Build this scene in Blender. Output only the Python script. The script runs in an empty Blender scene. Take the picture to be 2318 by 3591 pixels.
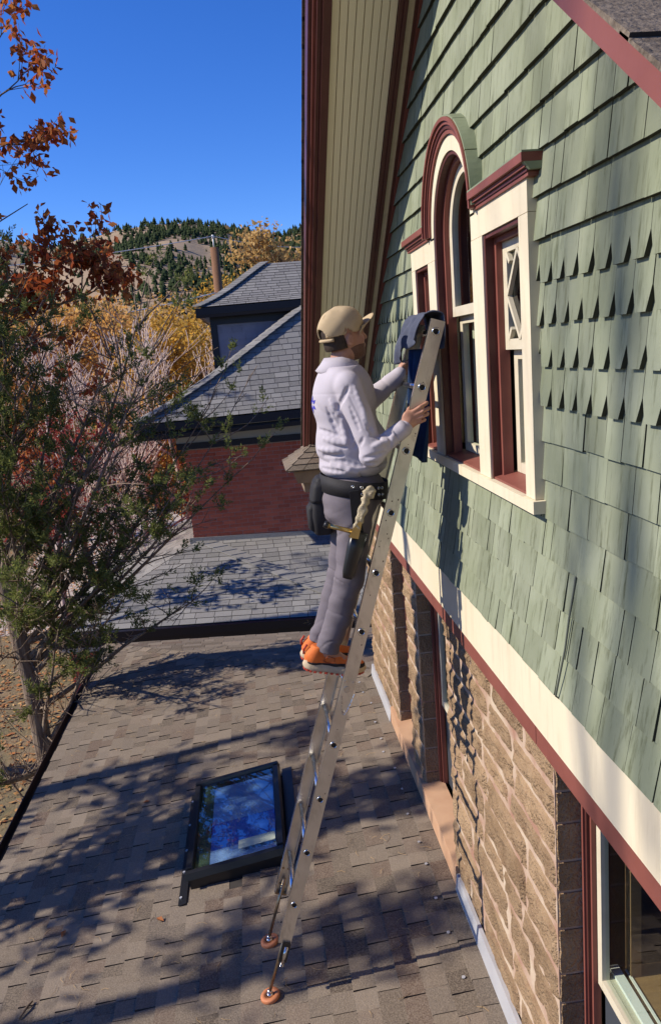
import bpy, math, random
import numpy as np
from mathutils import Vector, Matrix, Quaternion

SC = bpy.context.scene
COL = SC.collection
R_ = math.radians
rnd = random.Random(7)

# ------------------------------------------------------------------ camera
def cam_axes(yaw, pitch, roll):
    f = Vector((math.sin(yaw)*math.cos(pitch), math.cos(yaw)*math.cos(pitch), -math.sin(pitch)))
    r = Vector((math.cos(yaw), -math.sin(yaw), 0)); u = r.cross(f)
    c, s = math.cos(roll), math.sin(roll)
    return c*r + s*u, -s*r + c*u, f
CR, CU, CF = cam_axes(R_(4.9186), R_(11.3042), R_(-4.5231))
camd = bpy.data.cameras.new('camera'); cam = bpy.data.objects.new('camera', camd); COL.objects.link(cam)
camd.sensor_fit = 'VERTICAL'; camd.sensor_height = 36.0; camd.lens = 36.0*2800/3591
camd.clip_start = 0.05; camd.clip_end = 6000
M = Matrix((CR, CU, -CF)).transposed().to_4x4(); cam.matrix_world = M
SC.camera = cam
SC.render.resolution_x, SC.render.resolution_y = 660, 1024

# ------------------------------------------------------------------ world, sun, exposure
SUN_EL = R_(37); SUN_DIR = Vector((math.cos(SUN_EL), -0.012, -math.sin(SUN_EL))).normalized()
W = bpy.data.worlds.new('World'); SC.world = W; W.use_nodes = True
wn = W.node_tree.nodes; wl = W.node_tree.links
sky = wn.new('ShaderNodeTexSky'); sky.sky_type = 'NISHITA'; sky.sun_disc = False
sky.sun_elevation = SUN_EL; sky.sun_rotation = R_(-90)
sky.altitude = 1700; sky.air_density = 1.0; sky.dust_density = 0.0; sky.ozone_density = 6.0
bg = wn['Background']; bg.inputs[1].default_value = 0.148
hs = wn.new('ShaderNodeHueSaturation'); hs.inputs['Saturation'].default_value = 1.22; hs.inputs['Hue'].default_value = .516
wl.new(sky.outputs[0], hs.inputs['Color']); wl.new(hs.outputs[0], bg.inputs[0])
sl = bpy.data.lights.new('sun', 'SUN'); sl.energy = 5.0; sl.angle = R_(0.53); sl.color = (1.0, 0.91, 0.77)
so = bpy.data.objects.new('sun', sl); COL.objects.link(so)
so.rotation_mode = 'QUATERNION'; so.rotation_quaternion = SUN_DIR.to_track_quat('-Z', 'Y')
VS = SC.view_settings; VS.view_transform = 'Standard'; VS.look = 'None'; VS.gamma = 1.0; VS.exposure = 0.34
VS.use_curve_mapping = False
try:
    SC.cycles.use_denoising = True; SC.cycles.max_bounces = 7; SC.cycles.transparent_max_bounces = 12
    SC.cycles.caustics_reflective = False; SC.cycles.caustics_refractive = False
except Exception: pass

# ------------------------------------------------------------------ materials
def _lin(c): return tuple(((x/12.92) if x <= .04045 else ((x+.055)/1.055)**2.4) for x in c)
def mat(name, col, col2=None, nscale=6.0, namt=.6, rough=.75, var=.0, bump=None, bscale=40.0, stretch=(1,1,1),
        metal=0.0, spec=.4, hues=None, streak=None, trans=0.0, detail=5.0, bdist=.004):
    m = bpy.data.materials.new(name); m.use_nodes = True
    nt = m.node_tree; N = nt.nodes; L = nt.links; b = N['Principled BSDF']
    b.inputs['Roughness'].default_value = rough; b.inputs['Metallic'].default_value = metal
    b.inputs['Specular IOR Level'].default_value = spec
    tc = N.new('ShaderNodeTexCoord'); mp = N.new('ShaderNodeMapping'); L.new(tc.outputs['Object'], mp.inputs[0])
    mp.inputs['Scale'].default_value = stretch
    oi = N.new('ShaderNodeObjectInfo'); ge = N.new('ShaderNodeNewGeometry')
    ad = N.new('ShaderNodeMath'); ad.operation = 'ADD'; L.new(oi.outputs['Random'], ad.inputs[0]); L.new(ge.outputs['Random Per Island'], ad.inputs[1])
    fr = N.new('ShaderNodeMath'); fr.operation = 'FRACT'; L.new(ad.outputs[0], fr.inputs[0]); rndv = fr.outputs[0]
    rgb = N.new('ShaderNodeRGB'); rgb.outputs[0].default_value = (*col, 1); cur = rgb.outputs[0]
    if hues:
        cr = N.new('ShaderNodeValToRGB'); cr.color_ramp.interpolation = 'LINEAR'
        e = cr.color_ramp.elements
        while len(e) < len(hues): e.new(.5)
        for i, h in enumerate(hues): e[i].position = i/(len(hues)-1); e[i].color = (*h, 1)
        L.new(rndv, cr.inputs[0]); cur = cr.outputs[0]
    def mix(fac, a, bcol, amt):
        mx = N.new('ShaderNodeMix'); mx.data_type = 'RGBA'
        if fac is not None:
            mm = N.new('ShaderNodeMath'); mm.operation = 'MULTIPLY'; mm.inputs[1].default_value = amt; L.new(fac, mm.inputs[0]); L.new(mm.outputs[0], mx.inputs[0])
        else: mx.inputs[0].default_value = amt
        L.new(a, mx.inputs[6])
        mx.inputs[7].default_value = (*bcol, 1)
        return mx.outputs[2]
    nz = N.new('ShaderNodeTexNoise'); nz.inputs['Scale'].default_value = nscale; nz.inputs['Detail'].default_value = detail
    L.new(mp.outputs[0], nz.inputs['Vector'])
    if col2 is not None:
        rp = N.new('ShaderNodeMapRange'); rp.inputs[1].default_value = .38; rp.inputs[2].default_value = .66
        L.new(nz.outputs['Fac'], rp.inputs[0]); cur = mix(rp.outputs[0], cur, col2, namt)
    if streak:
        scol, sscale, samt, sst = streak
        mp2 = N.new('ShaderNodeMapping'); L.new(tc.outputs['Object'], mp2.inputs[0]); mp2.inputs['Scale'].default_value = sst
        n2 = N.new('ShaderNodeTexNoise'); n2.inputs['Scale'].default_value = sscale; n2.inputs['Detail'].default_value = 6; n2.inputs['Roughness'].default_value = .7
        L.new(mp2.outputs[0], n2.inputs['Vector'])
        rp2 = N.new('ShaderNodeMapRange'); rp2.inputs[1].default_value = .52; rp2.inputs[2].default_value = .72
        L.new(n2.outputs['Fac'], rp2.inputs[0]); cur = mix(rp2.outputs[0], cur, scol, samt)
    if var > 0:
        mr = N.new('ShaderNodeMapRange'); mr.inputs[3].default_value = 1-var; mr.inputs[4].default_value = 1+var
        L.new(rndv, mr.inputs[0])
        vm = N.new('ShaderNodeVectorMath'); vm.operation = 'SCALE'; L.new(cur, vm.inputs[0]); L.new(mr.outputs[0], vm.inputs['Scale']); cur = vm.outputs[0]
    L.new(cur, b.inputs['Base Color'])
    if bump:
        n3 = N.new('ShaderNodeTexNoise'); n3.inputs['Scale'].default_value = bscale; n3.inputs['Detail'].default_value = 6
        src = mp.outputs[0]
        if streak: src = mp2.outputs[0]
        L.new(src, n3.inputs['Vector'])
        bp = N.new('ShaderNodeBump'); bp.inputs['Strength'].default_value = bump; bp.inputs['Distance'].default_value = bdist
        L.new(n3.outputs['Fac'], bp.inputs['Height']); L.new(bp.outputs[0], b.inputs['Normal'])
    if trans > 0:
        tr = N.new('ShaderNodeBsdfTranslucent'); L.new(cur, tr.inputs[0])
        ms = N.new('ShaderNodeMixShader'); ms.inputs[0].default_value = trans
        out = N['Material Output']; L.new(b.outputs[0], ms.inputs[1]); L.new(tr.outputs[0], ms.inputs[2]); L.new(ms.outputs[0], out.inputs[0])
    return m

def glass_mat(name, tint=(.9,.95,.93), gloss=.9, ior=1.6):
    m = bpy.data.materials.new(name); m.use_nodes = True
    nt = m.node_tree; N = nt.nodes; L = nt.links
    for n in list(N): N.remove(n)
    out = N.new('ShaderNodeOutputMaterial'); t = N.new('ShaderNodeBsdfTransparent'); t.inputs[0].default_value = (*tint, 1)
    g = N.new('ShaderNodeBsdfGlossy'); g.inputs['Roughness'].default_value = .01; g.inputs[0].default_value = (gloss, gloss, gloss, 1)
    fz = N.new('ShaderNodeFresnel'); fz.inputs[0].default_value = ior
    nz = N.new('ShaderNodeTexNoise'); nz.inputs['Scale'].default_value = 3.0
    bp = N.new('ShaderNodeBump'); bp.inputs['Strength'].default_value = .05; bp.inputs['Distance'].default_value = .01
    L.new(nz.outputs[0], bp.inputs['Height']); L.new(bp.outputs[0], g.inputs['Normal']); L.new(bp.outputs[0], fz.inputs['Normal'])
    gm = N.new('ShaderNodeNewGeometry'); iv = N.new('ShaderNodeMath'); iv.operation = 'SUBTRACT'; iv.inputs[0].default_value = 1.0; L.new(gm.outputs['Backfacing'], iv.inputs[1])
    mu = N.new('ShaderNodeMath'); mu.operation = 'MULTIPLY'; L.new(fz.outputs[0], mu.inputs[0]); L.new(iv.outputs[0], mu.inputs[1])     # only the outer face mirrors
    mx = N.new('ShaderNodeMixShader'); L.new(mu.outputs[0], mx.inputs[0]); L.new(t.outputs[0], mx.inputs[1]); L.new(g.outputs[0], mx.inputs[2]); L.new(mx.outputs[0], out.inputs[0])
    return m

MT = {}
MT['green'] = mat('green_paint', (.20,.222,.148), (.26,.282,.205), 4, .8, rough=.8, var=.14, bump=1.0, bscale=30,
                  streak=((.07,.078,.036), 34, .85, (1,1,.07)), spec=.2)
MT['shingle_edge_shade'] = mat('dark_shade_shingle_edge', (.035,.038,.026), (.06,.06,.04), 20, .6, rough=.95)  # near-black colour stands in for shade along the shingle butts and sides
MT['roof_edge_shade'] = mat('dark_shade_tab_edge', (.03,.025,.023), rough=.95)  # shade painted dark onto tab and siding edges; sunward porch butts keep their colour
MT['green_trim'] = mat('green_trim_paint', (.20,.235,.15), (.24,.28,.19), 9, .6, rough=.6, bump=.2, bscale=60)
MT['cream'] = mat('cream_paint', (.68,.60,.44), (.62,.53,.38), 3.5, .5, rough=.55, bump=.12, bscale=50, streak=((.36,.28,.17), 16, .34, (1,1,.12)), spec=.3)
MT['red'] = mat('brick_red_paint', (.215,.07,.053), (.17,.052,.04), 8, .6, rough=.5, bump=.15, bscale=40, spec=.35)
MT['darkred'] = mat('dark_red_paint', (.10,.030,.024), (.07,.02,.016), 8, .6, rough=.4, bump=.15, bscale=40)
MT['stone'] = mat('rock_faced_sandstone', (.335,.23,.14), (.235,.155,.09), 9, .8, rough=.95, var=.16, bump=1.0, bscale=75, streak=((.15,.07,.045), 11, .4, (1,1,1)), spec=.1, bdist=.022, detail=10)
MT['smooth_stone'] = mat('smooth_sandstone', (.47,.29,.18), (.40,.23,.14), 6, .7, rough=.9, bump=.3, bscale=60, spec=.15)
MT['mortar'] = mat('mortar', (.50,.40,.30), (.28,.13,.09), 5, .8, rough=.95, bump=.6, bscale=60, spec=.1)
MT['asphalt'] = mat('asphalt_shingle', (.2,.16,.13), rough=.95, spec=.15,
    hues=((.08,.063,.05),(.15,.12,.093),(.19,.154,.12),(.115,.094,.078),(.215,.175,.138),(.105,.07,.054),(.16,.13,.103)), col2=(.29,.235,.18), nscale=110, namt=.5, bump=1.0, bscale=140, detail=10)
MT['asphalt_deck'] = mat('asphalt_underlay', (.035,.03,.028), rough=.95)
MT['greyshingle'] = mat('grey_asphalt_shingle', (.2,.2,.2), rough=.9, spec=.2,
    hues=((.14,.135,.13),(.21,.20,.19),(.175,.17,.165),(.25,.24,.225),(.155,.15,.14)), col2=(.30,.285,.27), nscale=30, namt=.3, bump=.4, bscale=80)
MT['brick'] = mat('red_brick', (.22,.05,.03), rough=.9, spec=.15, hues=((.44,.095,.05),(.58,.14,.075),(.50,.115,.06),(.36,.075,.042)), col2=(.60,.17,.10), nscale=20, namt=.4, bump=.4, bscale=80)
MT['brick_mortar'] = mat('brick_mortar', (.62,.42,.35), rough=.95)
MT['navy'] = mat('dark_navy_paint', (.012,.014,.022), rough=.4, spec=.4)
MT['pale_grey'] = mat('pale_grey_paint', (.42,.40,.36), rough=.7)
MT['siding'] = mat('blue_grey_shingle_siding', (.21,.22,.28), (.25,.26,.32), 10, .5, rough=.7, var=.06, bump=.2)
MT['alu'] = mat('weathered_aluminium', (.70,.66,.58), (.52,.48,.41), 9, .6, rough=.34, metal=.85, bump=.15, bscale=60, streak=((.20,.16,.11), 26, .45, (1,1,.3)), spec=.5)
MT['alu_bright'] = mat('polished_aluminium', (.78,.78,.80), rough=.22, metal=1.0)
MT['steel'] = mat('steel_rod', (.35,.27,.18), rough=.3, metal=.9)
MT['chrome'] = mat('zinc_plated_steel', (.55,.55,.55), rough=.2, metal=1.0)
MT['black'] = mat('black_metal', (.012,.012,.013), rough=.35, spec=.5, bump=.1)
MT['black_matte'] = mat('black_nylon', (.014,.013,.015), (.02,.018,.022), 20, .5, rough=.75, bump=.4, bscale=150)
MT['rubber'] = mat('orange_rubber', (.55,.20,.085), (.45,.15,.06), 20, .5, rough=.6)
MT['hole'] = mat('rung_socket', (.006,.006,.006), rough=.6)
MT['wood'] = mat('pole_wood', (.20,.095,.045), (.13,.06,.03), 4, .7, rough=.85, stretch=(6,6,.5), bump=.5)
MT['int_wood'] = mat('interior_oak', (.28,.16,.07), (.20,.11,.05), 5, .6, rough=.5, stretch=(1,8,8))
MT['interior'] = mat('dark_interior', (.10,.075,.055), rough=.9)
MT['curtain'] = mat('cream_curtain', (.62,.55,.42), rough=.9)
MT['bluecurtain'] = mat('pale_blue_curtain', (.42,.47,.50), rough=.9)
MT['white'] = mat('white_paint', (.78,.76,.70), rough=.5)
MT['sash'] = mat('cream_sash_paint', (.60,.54,.41), (.50,.43,.31), 12, .5, rough=.5)
MT['soffit'] = mat('cream_soffit_paint', (.86,.78,.57), rough=.55)
MT['glass'] = glass_mat('window_glass')
MT['skyglass'] = glass_mat('skylight_glass', (.85,.92,.98), ior=3.2)
MT['flash'] = mat('galvanised_flashing', (.55,.55,.57), (.47,.47,.50), 4, .6, rough=.45, metal=.35, bump=.25, bscale=8, bdist=.02)
MT['screen'] = mat('insect_screen', (.035,.04,.05), rough=.8)

# ------------------------------------------------------------------ mesh helpers
def link(o, parent=None):
    COL.objects.link(o)
    if parent is not None:
        o.parent = parent
        if parent.type == 'EMPTY':
            o.matrix_parent_inverse = Matrix.Translation(-Vector(parent.location))
    return o
def tag(o, label, cat, group=None, kind=None):
    o['label'] = label
    if cat: o['category'] = cat
    if group: o['group'] = group
    if kind: o['kind'] = kind
    return o
def empty(name, loc, label, cat, group=None):
    o = bpy.data.objects.new(name, None); o.location = loc; o.empty_display_size = .2; COL.objects.link(o)
    return tag(o, label, cat, group)
def obj_from(name, V, F, m, parent=None, smooth=False):
    me = bpy.data.meshes.new(name); me.from_pydata([tuple(v) for v in V], [], F); me.update()
    if smooth: me.polygons.foreach_set('use_smooth', [True]*len(me.polygons))
    me.materials.append(m if not isinstance(m, str) else MT[m])
    return link(bpy.data.objects.new(name, me), parent)
def np_mesh(name, V, F, m, parent=None, smooth=False):
    """V (n,3) array, F (k,s) int array with s = 3 or 4"""
    V = np.asarray(V, np.float32); F = np.asarray(F, np.int32); k, s = F.shape
    me = bpy.data.meshes.new(name); me.vertices.add(len(V)); me.vertices.foreach_set('co', V.ravel())
    me.loops.add(k*s); me.loops.foreach_set('vertex_index', F.ravel())
    me.polygons.add(k); me.polygons.foreach_set('loop_start', np.arange(0, k*s, s, dtype=np.int32))
    try: me.polygons.foreach_set('loop_total', np.full(k, s, np.int32))
    except Exception: pass
    if smooth: me.polygons.foreach_set('use_smooth', np.ones(k, bool))
    me.update(calc_edges=True); me.validate()
    me.materials.append(m if not isinstance(m, str) else MT[m])
    return link(bpy.data.objects.new(name, me), parent)

class MB:
    def __init__(s): s.V = []; s.F = []
    def add(s, V, F):
        n = len(s.V); s.V += [tuple(v) for v in V]; s.F += [tuple(i+n for i in f) for f in F]; return s
    def box(s, a, b):
        x0,y0,z0 = a; x1,y1,z1 = b
        x0,x1 = min(x0,x1),max(x0,x1); y0,y1 = min(y0,y1),max(y0,y1); z0,z1 = min(z0,z1),max(z0,z1)
        return s.add([(x0,y0,z0),(x1,y0,z0),(x1,y1,z0),(x0,y1,z0),(x0,y0,z1),(x1,y0,z1),(x1,y1,z1),(x0,y1,z1)],
                     [(0,3,2,1),(4,5,6,7),(0,1,5,4),(1,2,6,5),(2,3,7,6),(3,0,4,7)])
    def hexa(s, P):   # eight points, bottom ring then top ring
        return s.add(P, [(0,3,2,1),(4,5,6,7),(0,1,5,4),(1,2,6,5),(2,3,7,6),(3,0,4,7)])
    def prism(s, poly, d):  # poly list of 3d pts, d offset vector
        n = len(poly); d = Vector(d); P = [Vector(p) for p in poly]
        V = P + [p+d for p in P]
        F = [tuple(range(n-1,-1,-1)), tuple(range(n,2*n))] + [(i,(i+1)%n,n+(i+1)%n,n+i) for i in range(n)]
        return s.add(V, F)
    def tube(s, path, rad, seg=8, cap=True, flat=None):
        P = [Vector(p) for p in path]; n = len(P)
        if not hasattr(rad, '__len__'): rad = [rad]*n
        t0 = (P[1]-P[0]).normalized(); a = t0.orthogonal().normalized(); V = []
        for i in range(n):
            t = (P[min(i+1,n-1)]-P[max(i-1,0)])
            if t.length < 1e-9: t = t0
            t = t.normalized(); a = (a - t*a.dot(t))
            if a.length < 1e-6: a = t.orthogonal()
            a.normalize(); b = t.cross(a)
            for k in range(seg):
                th = 2*math.pi*k/seg; V.append(P[i] + (a*math.cos(th)+b*math.sin(th))*rad[i])
        F = [(i*seg+k, i*seg+(k+1)%seg, (i+1)*seg+(k+1)%seg, (i+1)*seg+k) for i in range(n-1) for k in range(seg)]
        if cap: F += [tuple(range(seg-1,-1,-1)), tuple(range((n-1)*seg, n*seg))]
        return s.add(V, F)
    def loft(s, rings, closed=True, cap=True):
        m = len(rings[0]); V = [p for r in rings for p in r]; F = []
        for i in range(len(rings)-1):
            for k in range(m if closed else m-1):
                F.append((i*m+k, i*m+(k+1)%m, (i+1)*m+(k+1)%m, (i+1)*m+k))
        if cap and closed: F += [tuple(range(m-1,-1,-1)), tuple(range((len(rings)-1)*m, len(rings)*m))]
        return s.add(V, F)
    def build(s, name, m, parent=None, smooth=False):
        return obj_from(name, s.V, s.F, m, parent, smooth)

def px_of(p):
    """picture position (0..1, 0..1 from top) and depth of a world point, used only to choose which repeats are separate objects"""
    v = Vector(p); d = v.dot(CF)
    if d < .05: return (9, 9, -1)
    return (.5 + 2800*v.dot(CR)/d/2318, .5 - 2800*v.dot(CU)/d/3591, d)
def in_frame(p, m=.03):
    u, v, d = px_of(p); return d > 0 and -m < u < 1+m and -m < v < 1+m
def sort_pieces(pieces, limit=300):
    """pieces: list of (V,F,...) ; returns (largest in view, the rest)"""
    sc = []
    for i, pc in enumerate(pieces):
        c = sum((Vector(v) for v in pc[0]), Vector())/len(pc[0]); u, v, d = px_of(c)
        ext = max((Vector(a)-c).length for a in pc[0])
        sc.append((ext*ext/(d*d) if (d > 0 and -.02 < u < 1.02 and -.02 < v < 1.02) else -1, i))
    sc.sort(reverse=True)
    big = [pieces[i] for s_, i in sc[:limit] if s_ > 0]; rest = [pieces[i] for s_, i in sc[:limit] if s_ <= 0] + [pieces[i] for s_, i in sc[limit:]]
    return big, rest
def place_pieces(pieces, name, m, parent, limit=300, edge=None, front=(1,5), smooth=False):
    big, rest = sort_pieces(pieces, limit)
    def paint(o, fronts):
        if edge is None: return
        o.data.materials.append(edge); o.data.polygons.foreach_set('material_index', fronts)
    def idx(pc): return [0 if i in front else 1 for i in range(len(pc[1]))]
    for pc in big:
        o = obj_from(name, pc[0], pc[1], m, parent, smooth); paint(o, idx(pc))
    if rest:
        mb = MB(); ix = []
        for pc in rest: mb.add(pc[0], pc[1]); ix += idx(pc)
        o = mb.build(name + '_field', m, parent, smooth); o['kind'] = 'stuff'; paint(o, ix)
# ================================================================== THE HOUSE WITH THE GREEN GABLE
house = empty('gable_house', (2.5, 3.4, -6.4), 'green shingled gable house with cream and brick red trim above a rough stone storey', 'house')
T = .75; CA = 1/math.hypot(1, T); SA = T*CA; YC = 3.42; ZC = 2.11

def clip(poly, n, c):   # keep points with n.p <= c (2-d)
    out = []; k = len(poly)
    for i in range(k):
        a, b = poly[i], poly[(i+1) % k]; da = n[0]*a[0]+n[1]*a[1]-c; db = n[0]*b[0]+n[1]*b[1]-c
        if da <= 0: out.append(a)
        if (da < 0 < db) or (db < 0 < da):
            t = da/(da-db); out.append((a[0]+(b[0]-a[0])*t, a[1]+(b[1]-a[1])*t))
    return out
def area(p): return abs(sum(p[i][0]*p[(i+1)%len(p)][1]-p[(i+1)%len(p)][0]*p[i][1] for i in range(len(p))))/2
def subtract(poly, r):
    y0,y1,z0,z1 = r; res = []
    for q in (clip(poly,(1,0),y0), clip(poly,(-1,0),-y1)):
        if len(q) > 2: res.append(q)
    mid = clip(clip(poly,(-1,0),-y0),(1,0),y1) if len(poly) > 2 else []
    if len(mid) > 2:
        for q in (clip(mid,(0,1),z0), clip(mid,(0,-1),-z1)):
            if len(q) > 2: res.append(q)
    return res

# --- gable wall sheathing behind the shingles
YW0, YW1 = -1.0, 7.5
def base_x(z): return .985 if z > -.5 else .985 - .06*((-.5-z)/.7)**1.4
gw = MB()
def sheath(poly): gw.prism([(1.0, p[0], p[1]) for p in poly], (.08, 0, 0))
sheath([(YW0,-1.19),(2.70,-1.19),(2.70,ZC-T*(YC-2.70)-.02),(YW0,ZC-T*(YC-YW0)-.02)])
sheath([(4.47,-1.19),(YW1,-1.19),(YW1,ZC-T*(YW1-YC)-.02),(4.47,ZC-T*(4.47-YC)-.02)])
sheath([(2.70,-1.19),(4.47,-1.19),(4.47,-.58),(2.70,-.58)])
sheath([(2.70,.95),(4.47,.95),(4.47,ZC-T*(4.47-YC)-.02),(YC,ZC-.02),(2.70,ZC-T*(YC-2.70)-.02)])
sheath([(2.70,.47),(3.27,.47),(3.27,.95),(2.70,.95)]); sheath([(4.03,.47),(4.47,.47),(4.47,.95),(4.03,.95)])
gable = gw.build('gable_wall', MT['green_trim'], house)

# --- shingles
AY, AZ, AR = 3.6475, .49, .3225          # arch centre and opening radius
holes = [(2.675, 4.51, -.585, .50)]
for i in range(9):
    z0 = .50 + i*.048; z1 = z0+.048; hw = math.sqrt(max(0, .415**2 - (z0+.02-.515)**2))
    if hw > .03: holes.append((AY-hw, AY+hw, z0, z1))
courses = []
zz = .568 + .1335*11
while zz > .25: courses.append((zz, 'plain', .1335)); zz -= .1335
courses += [(.167,'fish',.134),(.034,'fish',.133),(-.1,'fish',.134),(-.233,'fish',.133),(-.354,'plain',.121),(-.487,'plain',.133),(-.62,'plain',.133),
            (-.755,'plain',.135),(-.895,'plain',.14),(-1.04,'plain',.145),(-1.187,'plain',.147)]
pieces = []
rs = random.Random(21)
for ci, (zb, kind, ex) in enumerate(courses):
    y = YW0 - rs.random()*.1; wav = rs.random()*6
    while y < YW1:
        w = (.104 + rs.uniform(-.004,.004)) if kind == 'fish' else rs.choice((.08,.10,.12,.14,.16,.18,.21,.24) if zb > -.3 else (.07,.09,.11,.13,.15,.17))*rs.uniform(.9,1.1)
        g = rs.uniform(.0006,.0016) if zb > -.3 else rs.uniform(.0008,.0022); y0, y1 = y+g, min(y+w-g, YW1); zt = zb+ex+.085
        dz = rs.uniform(-.0018,.0018)*(1 if zb > -.3 else 1.2) + .003*math.sin(y*2.1+wav)
        b = zb + dz
        if kind == 'fish':
            ct = w*.21
            poly = [(y0+ct,b),(y1-ct,b),(y1,b+.062),(y1,zt),(y0,zt),(y0,b+.062)]
        else:
            sl = rs.uniform(-.001,.001); poly = [(y0,b+sl),(y1,b-sl),(y1,zt),(y0,zt)]
        y += w
        if y1-y0 < .01: continue
        poly = clip(poly, (T,1), ZC+T*YC-.012); 
        if len(poly) > 2: poly = clip(poly, (-T,1), ZC-T*YC-.012)
        polys = [poly] if len(poly) > 2 else []
        for h in holes:
            nx = []
            for q in polys:
                if max(p[0] for p in q) <= h[0] or min(p[0] for p in q) >= h[1] or max(p[1] for p in q) <= h[2] or min(p[1] for p in q) >= h[3]: nx.append(q)
                else: nx += subtract(q, h)
            polys = nx
        th = rs.uniform(.0175,.0195) if kind == 'fish' else rs.uniform(.0205,.0235) if zb > -.3 else rs.uniform(.010,.015); L_ = ex+.085; cup = rs.uniform(-.0015,.0015)*(1 if zb > -.3 else 2)
        for q in polys:
            if area(q) < 4e-4: continue
            n = len(q); V = []
            for (a, c) in q:
                s = min(1, max(0, (c-b)/L_)); V.append((base_x(c)+.006-(th+.006)*(1-s) + cup*((a-y0)/(y1-y0)-.5), a, c))
            for (a, c) in q: V.append((base_x(c)+.010, a, c))
            F = [tuple(range(n)), tuple(range(2*n-1,n-1,-1))] + [(i,n+i,n+(i+1)%n,(i+1)%n) for i in range(n)]
            pieces.append((V, F))
place_pieces(pieces, 'shingle', MT['green'], gable, edge=MT['shingle_edge_shade'], front=(0,))

# a grey cable that comes out of the shingles and runs down to the cream band
cb = MB(); cb.tube([(.985,2.36,-.66),(.968,2.352,-.72),(.957,2.357,-.80),(.944,2.37,-.90),(.930,2.372,-1.0),(.914,2.385,-1.10),(.905,2.40,-1.175),(.925,2.40,-1.192)], .0035, 6)
cb.build('cable', mat('grey_cable',(.10,.11,.09),rough=.6), house, True)

# --- rakes: every piece is a bar that follows the roof slope
def rake_bar(side, x0, x1, n0, n1, s0, s1, name, m, parent=house, zoff=0):
    d = Vector((0, side*CA, -SA)); n = Vector((0, side*SA, CA)); o = Vector((0, YC, ZC+zoff))
    mb = MB(); P = []
    for (x, nn) in ((x0,n0),(x1,n0),(x1,n1),(x0,n1)): P.append((x, nn))
    ring = lambda s: [Vector((x,0,0)) + o + d*(s - side*0 + nn*0) + n*nn for x, nn in P]
    mb.loft([ring(s0), ring(s1)])
    return mb.build(name, m, parent)
SB = 5.75
# left (far) rake with beadboard soffit
nb = 8; x0 = .548; wd = (.866-x0)/nb
for i in range(nb): rake_bar(1, x0+i*wd+.0022, x0+(i+1)*wd-.0022, 0, .016, .2, SB-.1, 'soffit_board', MT['soffit'])
rake_bar(1, .54, .98, .0165, .03, .2, SB-.1, 'soffit_backing', MT['cream'])
rake_bar(1, .505, .547, -.022, .17, .1, SB, 'barge_board', MT['darkred'])
rake_bar(1, .480, .5045, .0, .17, .1, SB, 'barge_moulding', MT['darkred'])
rake_bar(1, .462, .4795, .03, .17, .1, SB, 'barge_moulding', MT['red'])
rake_bar(1, .442, .4615, .055, .17, .1, SB, 'crown_moulding', MT['darkred'])
rake_bar(1, .867, .888, -.02, .0155, .2, SB-.15, 'soffit_moulding', MT['darkred'])
rake_bar(1, .8885, .908, -.034, .0155, .2, SB-.15, 'soffit_moulding', MT['darkred'])
rake_bar(1, .909, .941, -.02, .0155, .2, SB-.15, 'frieze_board', MT['cream'])
rake_bar(1, .9415, .957, -.03, .0155, .2, SB-.15, 'frieze_moulding', MT['darkred'])
rake_bar(1, .9575, .98, -.036, .0155, .2, SB-.15, 'frieze_moulding', MT['red'])
# right (near) rake
rake_bar(-1, .48, .545, .008, .06, .1, 6.2, 'barge_board', MT['red'])
rake_bar(-1, .447, .4795, .030, .06, .1, 6.2, 'crown_moulding', MT['red'])
rake_bar(-1, .547, .98, .02, .035, .1, 6.2, 'soffit_backing', MT['cream'])
# main roof slabs and their shingles
rl = rake_bar(1, .45, 6.0, .171, .23, -.02, SB+.12, 'roof', MT['asphalt_deck']); rr = rake_bar(-1, .45, 6.0, .0605, .067, -.02, 6.3, 'roof', MT['asphalt_deck'])
pieces = []
for side, par, n0, send, zo in ((1, rl, .232, SB+.12, 0), (-1, rr, .0675, 6.3, 0)):
    d = Vector((0, side*CA, -SA)); n = Vector((0, side*SA, CA)); o = Vector((0, YC, ZC+zo)); s = send; row = 0
    while s > .1:
        x = .432 - rs.random()*.12 if row else .432; x = .432
        while x < 2.2:
            w = rs.uniform(.12,.3); xa, xb = x, x+w-.005; th = rs.choice((.006,.011))
            P = [o+d*s+n*n0+Vector((xa,0,0)), o+d*s+n*n0+Vector((xb,0,0)), o+d*(s-.17)+n*n0+Vector((xb,0,0)), o+d*(s-.17)+n*n0+Vector((xa,0,0))]
            Q = [P[0]+n*(th+.003), P[1]+n*(th+.003), P[2]+n*.003, P[3]+n*.003]
            mb = MB().hexa(P+Q); pieces.append((mb.V, mb.F, par)); x += w
        s -= .145; row += 1
near = [p for p in pieces if p[2] is rr]; far = [p for p in pieces if p[2] is rl]
place_pieces(near, 'shingle', MT['asphalt'], rr, 120, edge=MT['roof_edge_shade'])
place_pieces(far, 'shingle', MT['asphalt'], rl, 0)

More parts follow.
